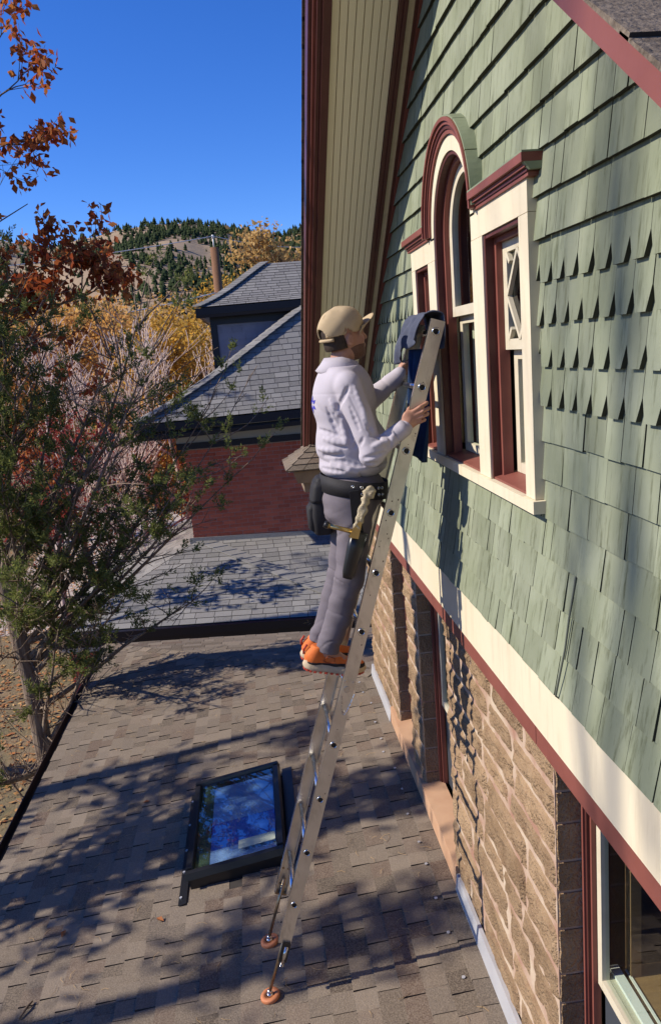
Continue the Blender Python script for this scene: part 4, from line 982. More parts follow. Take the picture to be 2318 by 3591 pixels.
for j in range(nv_+1):
    row = []
    for i in range(nw+1):
        w = -1+2*i/nw; base_f = .098*math.sqrt(max(0,1-(w*.86)**2)) ; ln = .088*math.sqrt(max(0,1-(w*.97)**2)); ff = base_f + ln*j/nv_
        row.append((ff-.004, w*.080, .036 + .046*j/nv_ - .044*w*w - .006*(j/nv_)**2))
    vs.append(row)
V = [hp_(*p) for r in vs for p in r] + [hp_(p[0],p[1],p[2]-.004) for r in vs for p in r]; k = nw+1; n0 = len(vs)*k
F = [(j*k+i,j*k+i+1,(j+1)*k+i+1,(j+1)*k+i) for j in range(nv_) for i in range(nw)]; F += [tuple(n0+q for q in f[::-1]) for f in F]
bd = [i for i in range(k)] + [j*k+nw for j in range(1,nv_+1)] + [nv_*k+i for i in range(nw-1,-1,-1)] + [j*k for j in range(nv_-1,0,-1)]
F += [(bd[i],n0+bd[i],n0+bd[(i+1)%len(bd)],bd[(i+1)%len(bd)]) for i in range(len(bd))]
obj_from('visor', V, F, CAPM, capo, True)

# ================================================================== TOOL AND CLOTHS
FLE = mat('dirty_cream_fleece', (.55,.47,.32), (.40,.32,.20), 50, .7, rough=1.0, bump=1.0, bscale=220, bdist=.01); BRASS = mat('worn_brass', (.50,.37,.16), (.36,.26,.12), 20, .5, rough=.3, metal=.9)
tool = empty('window_washer', (.43,3.70,-.86), 'dirty cream fleece window washer with brass handle stuck in the black hip holster', 'washing tool')
ff_ = Field((.38,3.66,-.88), (.56,3.76,-.62), .004); ff_.cap((.505,3.708,-.672), (.438,3.706,-.832), .023, .017, 0); ff_.ell((.512,3.708,-.664), (.028,.024,.024), .02); wrinkle(ff_, .0035, [(90,60,120,.4,1,40,30),(-140,90,70,1.9,.8,30,50)])
ff_.mesh('fleece_sleeve', FLE, tool)
MB().tube([(.300,3.704,-.806),(.425,3.704,-.852)], .0115, 12).tube([(.300,3.704,-.806),(.306,3.704,-.8085)], .015, 12).build('cross_bar', BRASS, tool, True)
MB().tube([(.285,3.704,-.797),(.302,3.704,-.807)], .017, 12).build('rubber_end', MT['black'], tool, True)
MB().hexa([(.395,3.690,-.872),(.440,3.690,-.885),(.440,3.722,-.885),(.395,3.722,-.872),(.425,3.690,-.825),(.475,3.690,-.775),(.475,3.722,-.775),(.425,3.722,-.825)]).build('clamp', BRASS, tool)

CL1 = mat('slate_blue_towel', (.075,.085,.125), (.055,.062,.10), 30, .6, rough=1.0, bump=.8, bscale=350); CL2 = mat('navy_towel', (.012,.035,.10), (.008,.022,.07), 30, .6, rough=1.0, bump=.8, bscale=350)
def cloth(name, fn, nu, nv, m, label, th=.004):
    P = np.array([[fn(i/nu, j/nv) for i in range(nu+1)] for j in range(nv+1)], float); k = nu+1
    du = np.gradient(P, axis=1); dv = np.gradient(P, axis=0); N = np.cross(du, dv); N /= np.linalg.norm(N, axis=2, keepdims=True)+1e-9
    V = np.concatenate([P.reshape(-1,3), (P+N*th).reshape(-1,3)]); n0 = (nv+1)*k
    F = [(j*k+i,j*k+i+1,(j+1)*k+i+1,(j+1)*k+i) for j in range(nv) for i in range(nu)]; F += [tuple(n0+q for q in f[::-1]) for f in F]
    bd = [i for i in range(k)] + [j*k+nu for j in range(1,nv+1)] + [nv*k+i for i in range(nu-1,-1,-1)] + [j*k for j in range(nv-1,0,-1)]
    F += [(bd[i],n0+bd[i],n0+bd[(i+1)%len(bd)],bd[(i+1)%len(bd)]) for i in range(len(bd))]
    o = np_mesh(name, V, np.array(F), m, None, True); return tag(o, label, 'towel')
def drape(u, v):   # u along the rungs, v over the top from the climber's side to the window side
    y = 3.765 + .42*u; lf = .09+.11*u+.02*math.sin(9*u); rt = .12+.02*math.sin(7*u+1)
    tot = lf+.11+rt; s = v*tot; bulge = .010*math.sin(17*u+6*v)+.006*math.sin(31*u-9*v)
    if s < lf: t = s/lf; x = .775+.057*t-.018*math.sin(t*3.1)*(.4+.6*u) + bulge; z = .118-(1-t)*lf + .018*math.sin(t*1.57)
    elif s < lf+.11: t = (s-lf)/.11; x = .832+.092*t; z = .136+.012*math.sin(3.14*t)+.5*abs(bulge)
    else: t = (s-lf-.11)/rt; x = .924+.012*math.sin(t*3)+.3*bulge; z = .136-.16*t*(1+.1*u)
    return (x, y+.012*math.sin(8*v+3*u)+.05*(1-min(1,s/lf))*u, z)
cloth('towel', drape, 40, 36, CL1, 'slate blue towel draped over the top of the ladder')
def hang(u, v):
    y = 3.86+.20*u; x = .845+.03*v*0 + .028*math.sin(11*u+1.2*v)+.012*math.sin(23*u+3*v) - .045*(1-v) ; z = -.02-.52*(1-v)-.035*math.sin(5*u+1)*(1-v)
    return (min(x,.925), y+.03*(1-v)*math.sin(4*u), z)
cloth('towel', hang, 30, 36, CL2, 'navy blue towel hanging behind the ladder rail below the hand')
# ================================================================== NEIGHBOUR'S BRICK HOUSE
nb_h = empty('brick_house', (.5,17,-6.4), 'red brick house next door with grey shingled hip roofs and dark fascias', 'house')
GZ = -6.4
YG = 13.0; YWN = 15.5; YE = 15.0; YU = 17.4
def tabs(A, B, C, D, rows, wmin, wmax, seed, name_parent, nm='shingle', m='greyshingle', limit=300, th=.012, flare=None):
    """A,B eave ends; D,C upper ends (A-D left edge, B-C right edge); courses of tabs between"""
    A, B, C, D = map(Vector, (A,B,C,D)); r = random.Random(seed); out = []; n = (B-A).cross(D-A).normalized()
    if n.z < 0: n = -n
    f = (lambda t: Vector((0,0,0))) if flare is None else flare
    for k in range(rows):
        t0, t1 = k/rows, min(1, (k+1.12)/rows); L0, R0 = A.lerp(D,t0)+f(t0), B.lerp(C,t0)+f(t0); L1, R1 = A.lerp(D,t1)+f(t1), B.lerp(C,t1)+f(t1); ln = (R0-L0).length
        if ln < .05: continue
        u = (R0-L0)/ln; s = -r.random()*wmax; 
        while s < ln:
            w = r.uniform(wmin,wmax); a, b = max(0,s)+.004, min(ln,s+w)-.004; s += w
            if b-a < .02: continue
            P = [L0+u*a, L0+u*b]; 
            def up(q): # project onto upper edge line limited to its extent
                v = (q-L1).dot(u); v = min(max(v,0),(R1-L1).length); return L1+u*v
            Q = [up(P[1]+ (D-A)*(t1-t0)*0), up(P[0])]
            lo_ = [P[0],P[1],Q[0],Q[1]]; V = [p+n*.002 for p in lo_] + [P[0]+n*(th+.004),P[1]+n*(th+.004),Q[0]+n*.005,Q[1]+n*.005]
            out.append(([tuple(v) for v in V], MB().hexa(V).F))
    place_pieces(out, nm, MT[m], name_parent, limit, edge=MT['roof_edge_shade'], front=(1,))
def quad_slab(P, t, name, m, parent): return MB().prism(P, (0,0,-t)).build(name, MT[m], parent)

# brick wall
bwx0, bwx1 = -.090*YWN, 6.0; bz0, bz1 = GZ, -1.62
bw_ = MB().box((bwx0+.01,YWN+.012,bz0),(bwx1,YWN+.25,bz1)).build('brick_wall', MT['brick_mortar'], nb_h)
MB().box((bwx0+.01,YWN+.25,bz0),(bwx0+.24,YWN+6,bz1)).build('side_wall', MT['brick'], nb_h)
pcs = []; rb = random.Random(9); z = -4.6; row = 0
while z < bz1-.02:
    x = bwx0 - (.12 if row%2 else 0)
    while x < 2.6:
        a, b = max(x,bwx0)+.004, x+.235; x += .243
        if b-a < .03: continue
        d = rb.uniform(-.003,.003); V = [(a,YWN+d,z),(b,YWN+d,z),(b,YWN+.02,z),(a,YWN+.02,z),(a,YWN+d,z+.066),(b,YWN+d,z+.066),(b,YWN+.02,z+.066),(a,YWN+.02,z+.066)]
        pcs.append((V, MB().hexa(V).F))
    z += .076; row += 1
place_pieces(pcs, 'brick', MT['brick'], bw_)
# frieze, soffit, fascia of the main eave
MB().box((bwx0-.12,YWN-.06,-1.62),(6,YWN+.2,-1.50)).build('frieze_trim', MT['navy'], nb_h)
MB().box((bwx0-.12,YWN-.03,-1.498),(6,YWN+.2,-1.22)).build('frieze_board', MT['pale_grey'], nb_h)
ex0 = -.1487*YE
MB().hexa([(ex0-.02,YE-.02,-1.20),(6,YE-.02,-1.10),(6,YE+.05,-1.10),(ex0-.02,YE+.05,-1.20),(ex0-.02,YE-.02,-1.06),(6,YE-.02,-.92),(6,YE+.05,-.92),(ex0-.02,YE+.05,-1.06)]).build('gutter', MT['navy'], nb_h)
MB().hexa([(ex0,YE+.051,-1.20),(6,YE+.051,-1.16),(6,YWN+.1,-1.16),(ex0,YWN+.1,-1.20),(ex0,YE+.051,-1.185),(6,YE+.051,-1.14),(6,YWN+.1,-1.14),(ex0,YWN+.1,-1.185)]).build('soffit', MT['pale_grey'], nb_h)
# main roof: front slope with a flared foot and a hip running up to the right
A, B_, C_, D_ = (ex0,YE,-1.05), (4.6,YE,-.92), (4.6,17.35,1.22), (1.45,17.2,1.09)
mr = MB().prism([A,B_,C_,D_], (0,0.02,-.08)).build('main_roof', MT['asphalt_deck'], nb_h)
sag = lambda t: Vector((0,0,-.20*math.sin(math.pi*min(1,t))*(1-t)))
mr.data.vertices[0].co.z -= .0
for v in mr.data.vertices: v.co.z -= .23
tabs(A,B_,C_,D_, 21, .16,.32, 31, mr, flare=sag)
ls = MB().prism([(ex0,YE,-1.09),(1.45,17.2,1.02),(1.45,21,1.02),(ex0,21,-1.09)], (0,0,-.05)).build('side_roof', MT['asphalt_deck'], nb_h)
tabs((ex0,21.0,-1.05),(ex0,YE+.03,-1.05),(1.43,17.22,1.08),(1.43,21,1.08), 18, .2,.34, 33, ls, limit=120, flare=lambda t: Vector((0,0,-.14*math.sin(math.pi*t)*(1-t))))
hc = []
for i in range(26):
    t0 = i/26; t1 = t0+.045; P0 = Vector(A).lerp(Vector(D_),t0)+sag(t0); P1 = Vector(A).lerp(Vector(D_),t1)+sag(t1); q = Vector((.13,-.075,.02)); q2 = Vector((-.06,.11,.02))
    V = [P0+q+Vector((0,0,.02)),P0+Vector((0,0,.045)),P1+Vector((0,0,.035)),P1+q+Vector((0,0,.01)),P0+q+Vector((0,0,.035)),P0+Vector((0,0,.062)),P1+Vector((0,0,.045)),P1+q+Vector((0,0,.02))]
    hc.append(([tuple(v) for v in V], MB().hexa(V).F))
    V = [P0+Vector((0,0,.045)),P0+q2+Vector((0,0,.02)),P1+q2+Vector((0,0,.01)),P1+Vector((0,0,.035)),P0+Vector((0,0,.062)),P0+q2+Vector((0,0,.035)),P1+q2+Vector((0,0,.02)),P1+Vector((0,0,.045))]
    hc.append(([tuple(v) for v in V], MB().hexa(V).F))
place_pieces(hc, 'hip_shingle', MT['greyshingle'], mr, 60)
# upper storey
ux0 = -.040*YU
uw = MB().box((ux0,YU,-2),(6,YU+.2,.98)).build('upper_wall', MT['siding'], nb_h)
MB().box((ux0,YU+.2,-2),(ux0+.2,YU+5,.98)).build('upper_side_wall', MT['siding'], nb_h)
pcs = []; z = -1.2; row = 0
while z < .72:
    x = ux0+.12-(.13 if row%2 else 0)
    while x < 3:
        w = rb.uniform(.18,.30); a, b = max(x,ux0+.12)+.004, x+w-.004; x += w
        if b-a < .03: continue
        V = [(a,YU-.016,z),(b,YU-.016,z),(b,YU-.001,z),(a,YU-.001,z),(a,YU-.006,z+.16),(b,YU-.006,z+.16),(b,YU-.001,z+.16),(a,YU-.001,z+.16)]; pcs.append((V, MB().hexa(V).F))
    z += .135; row += 1
place_pieces(pcs, 'siding_shingle', MT['siding'], uw, 200, edge=MT['roof_edge_shade'], front=(1,2))
MB().box((ux0-.02,YU-.04,-2),(ux0+.115,YU-.0005,.74)).build('corner_board', MT['navy'], nb_h)
MB().box((ux0-.02,YU-.045,.742),(6,YU-.0005,1.02)).build('frieze_trim', MT['navy'], nb_h)
ue = YU-.35; uex = -.0572*ue
MB().hexa([(uex,ue,.94),(6,ue,1.04),(6,ue+.05,1.04),(uex,ue+.05,.94),(uex,ue-.01,1.08),(6,ue-.01,1.17),(6,ue+.05,1.17),(uex,ue+.05,1.08)]).build('upper_fascia', MT['navy'], nb_h)
MB().hexa([(uex,ue+.051,.965),(6,ue+.051,1.03),(6,YU+.1,1.03),(uex,YU+.1,.965),(uex,ue+.051,.98),(6,ue+.051,1.05),(6,YU+.1,1.05),(uex,YU+.1,.98)]).build('soffit', MT['white'], nb_h)
MB().box((uex,ue+.05,.95),(uex+.05,YU+5,1.08)).build('side_fascia', MT['navy'], nb_h)
A2, B2, C2, D2 = (uex,ue,1.09), (6,ue,1.18), (6,19.0,2.10), (.0278*19.0,19.0,2.08)
ur = MB().prism([A2,B2,C2,D2], (0,.02,-.08)).build('upper_roof', MT['asphalt_deck'], nb_h)
sag2 = lambda t: Vector((0,0,-.10*math.sin(math.pi*t)*(1-t)))
for v in ur.data.vertices: v.co.z -= .13
tabs(A2,B2,C2,D2, 16, .16,.32, 37, ur, flare=sag2, limit=220)
us_ = MB().prism([(uex,ue,1.02),(.0278*19,19,2.0),(.0278*19,22,2.0),(uex,22,1.02)], (0,0,-.04)).build('upper_side_roof', MT['greyshingle'], nb_h)
hc = []
for i in range(20):
    t0 = i/20; t1 = t0+.058; P0 = Vector(A2).lerp(Vector(D2),t0)+sag2(t0); P1 = Vector(A2).lerp(Vector(D2),t1)+sag2(t1); q = Vector((.14,-.05,.02))
    V = [P0+q+Vector((0,0,.015)),P0+Vector((-.05,.05,.03)),P1+Vector((-.05,.05,.03)),P1+q+Vector((0,0,.01)),P0+q+Vector((0,0,.035)),P0+Vector((-.05,.05,.06)),P1+Vector((-.05,.05,.045)),P1+q+Vector((0,0,.02))]
    hc.append(([tuple(v) for v in V], MB().hexa(V).F))
place_pieces(hc, 'hip_shingle', MT['greyshingle'], ur, 40)
# low hip roof in front, with gutter
gl = (-.2714*YG, YG, -.3244*YG); gr_ = (1.6, YG-.55, -.3430*(YG-.55)+.02)
ap = (-.0868*YWN, YWN, -.2225*YWN); rt = (2.6, YWN, -.2680*YWN)
A3, B3, D3 = Vector(gl), Vector((2.6,gr_[1]-.12,gr_[2])), Vector(ap)
hipb = Vector((1.7, gr_[1]-.0, gr_[2]))
lr = MB().prism([A3, hipb, D3+Vector((.15,0,0)), D3], (0,0,-.08)).build('porch_roof', MT['asphalt_deck'], nb_h)
for v in lr.data.vertices: v.co.z -= .012
tabs(A3, hipb, D3+Vector((.12,0,0)), D3, 17, .18,.34, 41, lr, limit=260)
lr2 = MB().prism([hipb, (4.6,gr_[1]+.6,gr_[2]+.3), (4.6,YWN,-.235*YWN), D3+Vector((.15,0,0))], (0,0,-.08)).build('porch_roof_side', MT['asphalt_deck'], nb_h)
for v in lr2.data.vertices: v.co.z -= .22
tabs(hipb, (4.6,gr_[1]+.6,gr_[2]+.3), (4.6,YWN,-.235*YWN), D3+Vector((.15,0,0)), 17, .2,.34, 43, lr2, limit=120)
hc = []
for i in range(17):
    t0 = i/17; t1 = t0+.07; P0 = hipb.lerp(D3+Vector((.13,0,0)),t0); P1 = hipb.lerp(D3+Vector((.13,0,0)),t1); q = Vector((-.14,-.04,.0)); q2 = Vector((.14,.06,.0))
    V = [P0+q+Vector((0,0,.01)),P0+q2+Vector((0,0,.01)),P1+q2+Vector((0,0,.01)),P1+q+Vector((0,0,.01)),P0+q+Vector((0,0,.04)),P0+q2+Vector((0,0,.04)),P1+q2+Vector((0,0,.025)),P1+q+Vector((0,0,.025))]
    hc.append(([tuple(v) for v in V], MB().hexa(V).F))
place_pieces(hc, 'hip_shingle', MT['greyshingle'], lr, 40)
MB().hexa([D3+Vector((-.12,-.06,-.02)),(4.6,YWN-.06,-.236*YWN),(4.6,YWN-.001,-.236*YWN),D3+Vector((-.12,-.001,-.02)),D3+Vector((-.12,-.03,.09)),(4.6,YWN-.03,-.236*YWN+.1),(4.6,YWN-.001,-.236*YWN+.1),D3+Vector((-.12,-.001,.09))]).build('flashing', MT['greyshingle'], nb_h)
tabs((gl[0]-.02,YWN+3,gl[2]),(gl[0]-.02,YG+.02,gl[2]),(ap[0]-.02,YWN,ap[2]-.01),(ap[0]-.02,YWN+3,ap[2]-.01), 14, .2,.34, 45, lr, 'side_shingle', limit=80)
for (dz0,dz1,dy,m,nm) in ((-.14,.0,-.10,'navy','gutter'),(-.27,-.142,-.02,'navy','fascia'),(-.34,-.272,-.0,'pale_grey','frieze_board')):
    MB().hexa([A3+Vector((-.05,dy,dz0)),B3+Vector((.5,dy,dz0)),B3+Vector((.5,dy+.08,dz0)),A3+Vector((-.05,dy+.08,dz0)),A3+Vector((-.05,dy-.02,dz1)),B3+Vector((.5,dy-.02,dz1)),B3+Vector((.5,dy+.08,dz1)),A3+Vector((-.05,dy+.08,dz1))]).build(nm, MT[m], nb_h)
MB().box((-2.9,YG+.35,GZ),(-1.2,YG+.6,gl[2]-.2)).box((-1.2,YG+.36,GZ),(4,YG+.6,gl[2]-.75)).build('porch_brick_wall', MT['brick'], nb_h)
for xx in (-1.15,-.2,.75,1.7): MB().box((xx,YG+.33,gl[2]-.75),(xx+.08,YG+.42,gl[2]-.2)).build('porch_mullion', MT['white'], nb_h)
MB().box((-1.1,YG+.45,gl[2]-.75),(4,YG+.47,gl[2]-.2)).build('porch_window', MT['navy'], nb_h)
# brick pier at the corner of that porch
pz = gl[2]-.34; prx = -.245*YG; pier = MB().box((prx-.19,YG+.05,GZ),(prx+.19,YG+.43,pz)).build('porch_pier', MT['mortar'], nb_h)
pcs = []; z = GZ; row = 0
while z < pz-.05:
    for (fx, fy) in ((0,-1),(1,0),(-1,0)):
        for k in range(2):
            u0 = -.21+(.21*k if row%2 == 0 else (.28*k)); u1 = u0+(.205 if row%2 == 0 else (.275 if k == 0 else .14)); d = rb.uniform(.018,.045); cyp = YG+.24
            if fy: V = [(prx+u0,cyp-.2-d,z),(prx+u1,cyp-.2-d,z),(prx+u1,cyp-.19,z),(prx+u0,cyp-.19,z),(prx+u0,cyp-.2-d,z+.085),(prx+u1,cyp-.2-d,z+.085),(prx+u1,cyp-.19,z+.085),(prx+u0,cyp-.19,z+.085)]
            else: V = [(prx+fx*(.19),cyp+u0,z),(prx+fx*(.2+d),cyp+u0,z),(prx+fx*(.2+d),cyp+u1,z),(prx+fx*.19,cyp+u1,z),(prx+fx*.19,cyp+u0,z+.085),(prx+fx*(.2+d),cyp+u0,z+.085),(prx+fx*(.2+d),cyp+u1,z+.085),(prx+fx*.19,cyp+u1,z+.085)]
            pcs.append((V, MB().hexa(V).F))
    z += .1; row += 1
place_pieces(pcs, 'stone', MT['brick'], pier, 200)

# ================================================================== GROUND, HILL, SKYLINE
GR = mat('leaf_strewn_ground', (.20,.145,.085), (.11,.10,.045), 1.2, .8, rough=1.0, bump=.6, bscale=14, streak=((.30,.17,.07), 7, .6, (1,1,1)), bdist=.05)
gnd = MB()
nx_, ny_ = 40, 50; V = []
for j in range(ny_+1):
    for i in range(nx_+1):
        x = -900+1800*i/nx_; y = -300+ (j/ny_)**1.6*2800; V.append((x,y, GZ + (0 if y < 60 else -.02*(min(y,330)-60)) + 0))
F = [(j*(nx_+1)+i, j*(nx_+1)+i+1, (j+1)*(nx_+1)+i+1, (j+1)*(nx_+1)+i) for j in range(ny_) for i in range(nx_)]
g_ = obj_from('ground', V, F, GR); g_['kind'] = 'structure'
dr = MB().add([(-7.5,20,GZ+.004),(-3.5,20,GZ+.004),(-2.0,34,GZ+.004),(-9,40,GZ+.004)],[(0,1,2,3)]).build('driveway', mat('pale_gravel',(.42,.36,.32),(.34,.28,.25),2,.6,rough=.95,bump=.4)); dr['kind'] = 'structure'
def fbm(x, y, s=0):
    v = 0
    for k in range(5): v += (.5**k)*math.sin(x*(1.7**k)*1.1+1.7*math.sin(y*(1.6**k)*.9+s+k)+s*1.3+k*2.1)
    return v
KX = [(-.60,.175),(-.42,.172),(-.30,.165),(-.215,.148),(-.174,.156),(-.125,.164),(-.09,.1665),(-.054,.1655),(-.02,.159),(.01,.151),(.0345,.141),(.05,.142),(.08,.150),(.2,.165),(.45,.18),(.7,.17)]
def prof(k):
    for (a,za),(b,zb) in zip(KX,KX[1:]):
        if a <= k <= b: t = (k-a)/(b-a); t = t*t*(3-2*t); return za+(zb-za)*t
    return KX[0][1] if k < KX[0][0] else KX[-1][1]
def hill_z(x, y):
    t = min(1, max(0, (y-330)/(950-330))); top = 950*(prof(x/950.0)+.003) - 6
    base = GZ-5.4; s = t**1.15
    z = base + (top-base)*s + (1-t)*t*26*fbm(x*.016, y*.011, 1.3) + 3*t*fbm(x*.05,y*.04,4)*(1-t)
    if y > 950: z = top - (y-950)*.16
    return z
V = []; nx_, ny_ = 150, 60
for j in range(ny_+1):
    for i in range(nx_+1):
        x = -620+1240*i/nx_; y = 330+ 820*j/ny_; V.append((x,y,hill_z(x,y)))
F = [(j*(nx_+1)+i, j*(nx_+1)+i+1, (j+1)*(nx_+1)+i+1, (j+1)*(nx_+1)+i) for j in range(ny_) for i in range(nx_)]
HILL = mat('dry_grass_hillside', (.36,.26,.16), (.24,.165,.105), .012, .7, rough=1.0, bump=.5, bscale=.05, streak=((.27,.13,.08), .03, .5, (1,1,1)), bdist=3.0)
h_ = obj_from('hill', V, F, HILL, None, True); h_['kind'] = 'structure'
PINE = mat('ponderosa_green', (.03,.05,.02), rough=.9, hues=((.018,.030,.012),(.03,.045,.016),(.042,.056,.02),(.022,.034,.018)), spec=.1)
rt_ = np.random.RandomState(4); VV = []; FF = []; n0 = 0; cnt = 0
while cnt < 4600:
    y = 360+600*rt_.rand()**.75; x = (-.34+.5*rt_.rand())*y
    k = fbm(x*.02, y*.016, 2.2) + .9*math.sin(x*.012+.6) 
    dens = (.85 if k > -.5 else .22) if x/y > -.035+.02*math.sin(y*.02) else (.42 if k > .1 else .05)
    if y > 800: dens += .25
    if rt_.rand() > dens: continue
    cnt += 1; h = 3.5+6*rt_.rand()**1.5; w = h*(.22+.16*rt_.rand()); z = hill_z(x,y)-.5; sg = 6
    for (zb, zt, r) in ((.12,.62,1.0),(.36,.82,.8),(.6,1.02,.52)):
        a0 = rt_.rand()*6; an = a0+np.arange(sg)*2*math.pi/sg; rr = w*r*(.7+.6*rt_.rand(sg))
        ring_ = np.stack([x+rr*np.cos(an), y+rr*np.sin(an), np.full(sg, z+h*zb)+h*.06*rt_.rand(sg)],1); VV.append(ring_); VV.append(np.array([[x+w*.2*(rt_.rand()-.5),y,z+h*zt]]))
        FF.append(np.array([(n0+i, n0+(i+1)%sg, n0+sg) for i in range(sg)])); n0 += sg+1
wd = np_mesh('hillside_pine_wood', np.concatenate(VV), np.concatenate(FF), PINE); tag(wd, 'dark green pines scattered over the dry hillside', None, kind='stuff')

# ================================================================== UTILITY POLE AND WIRES
YP = 42.0; pb = Vector((-.0271*YP, YP, GZ)); ptop = .1378*YP
pole = empty('utility_pole', tuple(pb), 'brown wooden utility pole rising behind the neighbouring roof', 'utility pole')
MB().tube([pb, (pb.x,YP,ptop-.25)], [.27,.21], 14).build('pole', MT['wood'], pole, True)
MB().tube([(pb.x-.02,YP,ptop-.3),(pb.x-.02,YP,ptop+.22)], .03, 8).tube([(pb.x-.02,YP,ptop+.2),(pb.x-.02,YP,ptop+.36)], [.07,.05], 8).build('insulator', MT['white'], pole, True)
WIRE = mat('weathered_cable', (.55,.55,.55), rough=.5)
def wire(a, b, sagm, r, label):
    a, b = Vector(a), Vector(b); P = [a.lerp(b,t)-Vector((0,0,sagm*4*t*(1-t))) for t in [i/24 for i in range(25)]]
    tag(MB().tube(P, r, 5).build('power_line', WIRE, None, True), label, 'cable', 'overhead power lines')
wire((-18,30,.125*30), (pb.x,YP,ptop+.3), .35, .022, 'upper power line running left from the top of the wooden pole')
wire((pb.x,YP,ptop+.3), (9,60,.132*60), .6, .022, 'upper power line running right from the top of the wooden pole')
wire((-16,26,.045*26), (pb.x,YP,ptop-2.4), .45, .03, 'lower power line running left from the wooden pole')
wire((pb.x,YP,ptop-2.4), (6,52,.100*52), .3, .02, 'lower power line running right from the wooden pole')
# ================================================================== TREES
def grow(rng, p, d, length, r, depth, out, tips, spread=.55, gnarl=.18, kids=(2,4), taper=.62, up=.12, minr=.004, seg=4):
    """recursive limbs: out collects (path, radii), tips collects points along thin twigs"""
    path = [p.copy()]; rad = [r]; q = p.copy(); dd = d.copy(); n = seg if depth > 1 else 3
    for i in range(n):
        dd = (dd + Vector((rng.uniform(-1,1),rng.uniform(-1,1),rng.uniform(-1,1)))*gnarl + Vector((0,0,up*.3))).normalized()
        q = q + dd*(length/n); path.append(q.copy()); rad.append(max(minr, r*(1-(1-taper)*(i+1)/n)))
    out.append((path, rad))
    if depth <= 1:
        for i in range(1, len(path)): tips.append((path[i], dd))
    if depth <= 0: return
    k = rng.randint(*kids)
    for i in range(k):
        t = rng.uniform(.35,1.0); j = min(n, max(1, round(t*n))); base = path[j]
        ax = Vector((rng.uniform(-1,1),rng.uniform(-1,1),rng.uniform(-.6,.9))).normalized()
        nd = (dd + ax*spread*rng.uniform(.7,1.5) + Vector((0,0,up))).normalized()
        grow(rng, base.copy(), nd, length*rng.uniform(.55,.85), max(minr, rad[j]*rng.uniform(.5,.75)), depth-1, out, tips, spread, gnarl, kids, taper, up, minr, seg)
def limbs_mesh(name, out, m, parent, thick=.02):
    mb = MB()
    for path, rad in out: mb.tube(path, rad, 8 if rad[0] > .08 else (5 if rad[0] > thick else 3), cap=False)
    return mb.build(name, m, parent, True)
def leaves(name, pts, size, m, parent, rs_, aspect=.6, per=1, jit=.1, droop=0.0, fold=True):
    """one bent four-point leaf per point"""
    P = np.repeat(np.array(pts, np.float32), per, 0); n = len(P); P = P + rs_.normal(0, jit, (n,3)).astype(np.float32)
    d = rs_.normal(0,1,(n,3)); d[:,2] -= droop; d /= np.linalg.norm(d,axis=1,keepdims=True); e = rs_.normal(0,1,(n,3)); e = np.cross(d,e); e /= np.linalg.norm(e,axis=1,keepdims=True)+1e-9
    nn = np.cross(d,e); s = (size*(.6+.8*rs_.rand(n)))[:,None]
    V = np.stack([P, P+d*s*.5+e*s*aspect*.5+nn*s*.10, P+d*s, P+d*s*.5-e*s*aspect*.5+nn*s*.10], 1).reshape(-1,3)
    F = np.arange(n*4).reshape(n,4); F = np.concatenate([F[:,[0,1,2]], F[:,[0,2,3]]]) if fold else F
    return np_mesh(name, V, F, m, parent)
def leafmat(name, hues, trans=.35): return mat(name, hues[0], hues=hues, rough=.7, trans=trans, spec=.2)
BARK = mat('grey_brown_bark', (.11,.075,.05), (.20,.15,.11), 14, .7, rough=.95, bump=1.0, bscale=24, stretch=(1,1,.25), bdist=.02)
PALEBARK = mat('pale_bark', (.30,.24,.20), (.20,.15,.12), 10, .6, rough=.9, bump=.6, bscale=30, stretch=(1,1,.3))
JUNB = mat('juniper_bark', (.15,.10,.07), (.30,.235,.175), 18, .8, rough=.95, bump=1.0, bscale=30, stretch=(1.5,1.5,.18), bdist=.02)
TWIG = mat('pinkish_bare_twigs', (.58,.46,.41), (.42,.30,.26), 6, .6, rough=.9)
JUN = leafmat('juniper_green', ((.085,.12,.034),(.155,.18,.05),(.24,.245,.068),(.11,.145,.05),(.19,.205,.056)), .48)
GOLD = leafmat('golden_leaves', ((.62,.33,.04),(.72,.44,.07),(.54,.27,.04),(.50,.32,.07),(.68,.38,.05)), .4)
ORAN = leafmat('orange_leaves', ((.66,.34,.09),(.72,.44,.13),(.58,.26,.07),(.56,.36,.14)), .45)
REDL = leafmat('red_oak_leaves', ((.30,.045,.016),(.42,.10,.025),(.52,.20,.05),(.20,.035,.016),(.38,.13,.04)), .45)
CRIM = leafmat('crimson_leaves', ((.30,.045,.035),(.36,.08,.06),(.24,.03,.03)), .4)
TAN = leafmat('tan_leaves', ((.55,.34,.12),(.62,.42,.16),(.46,.26,.09)), .4)

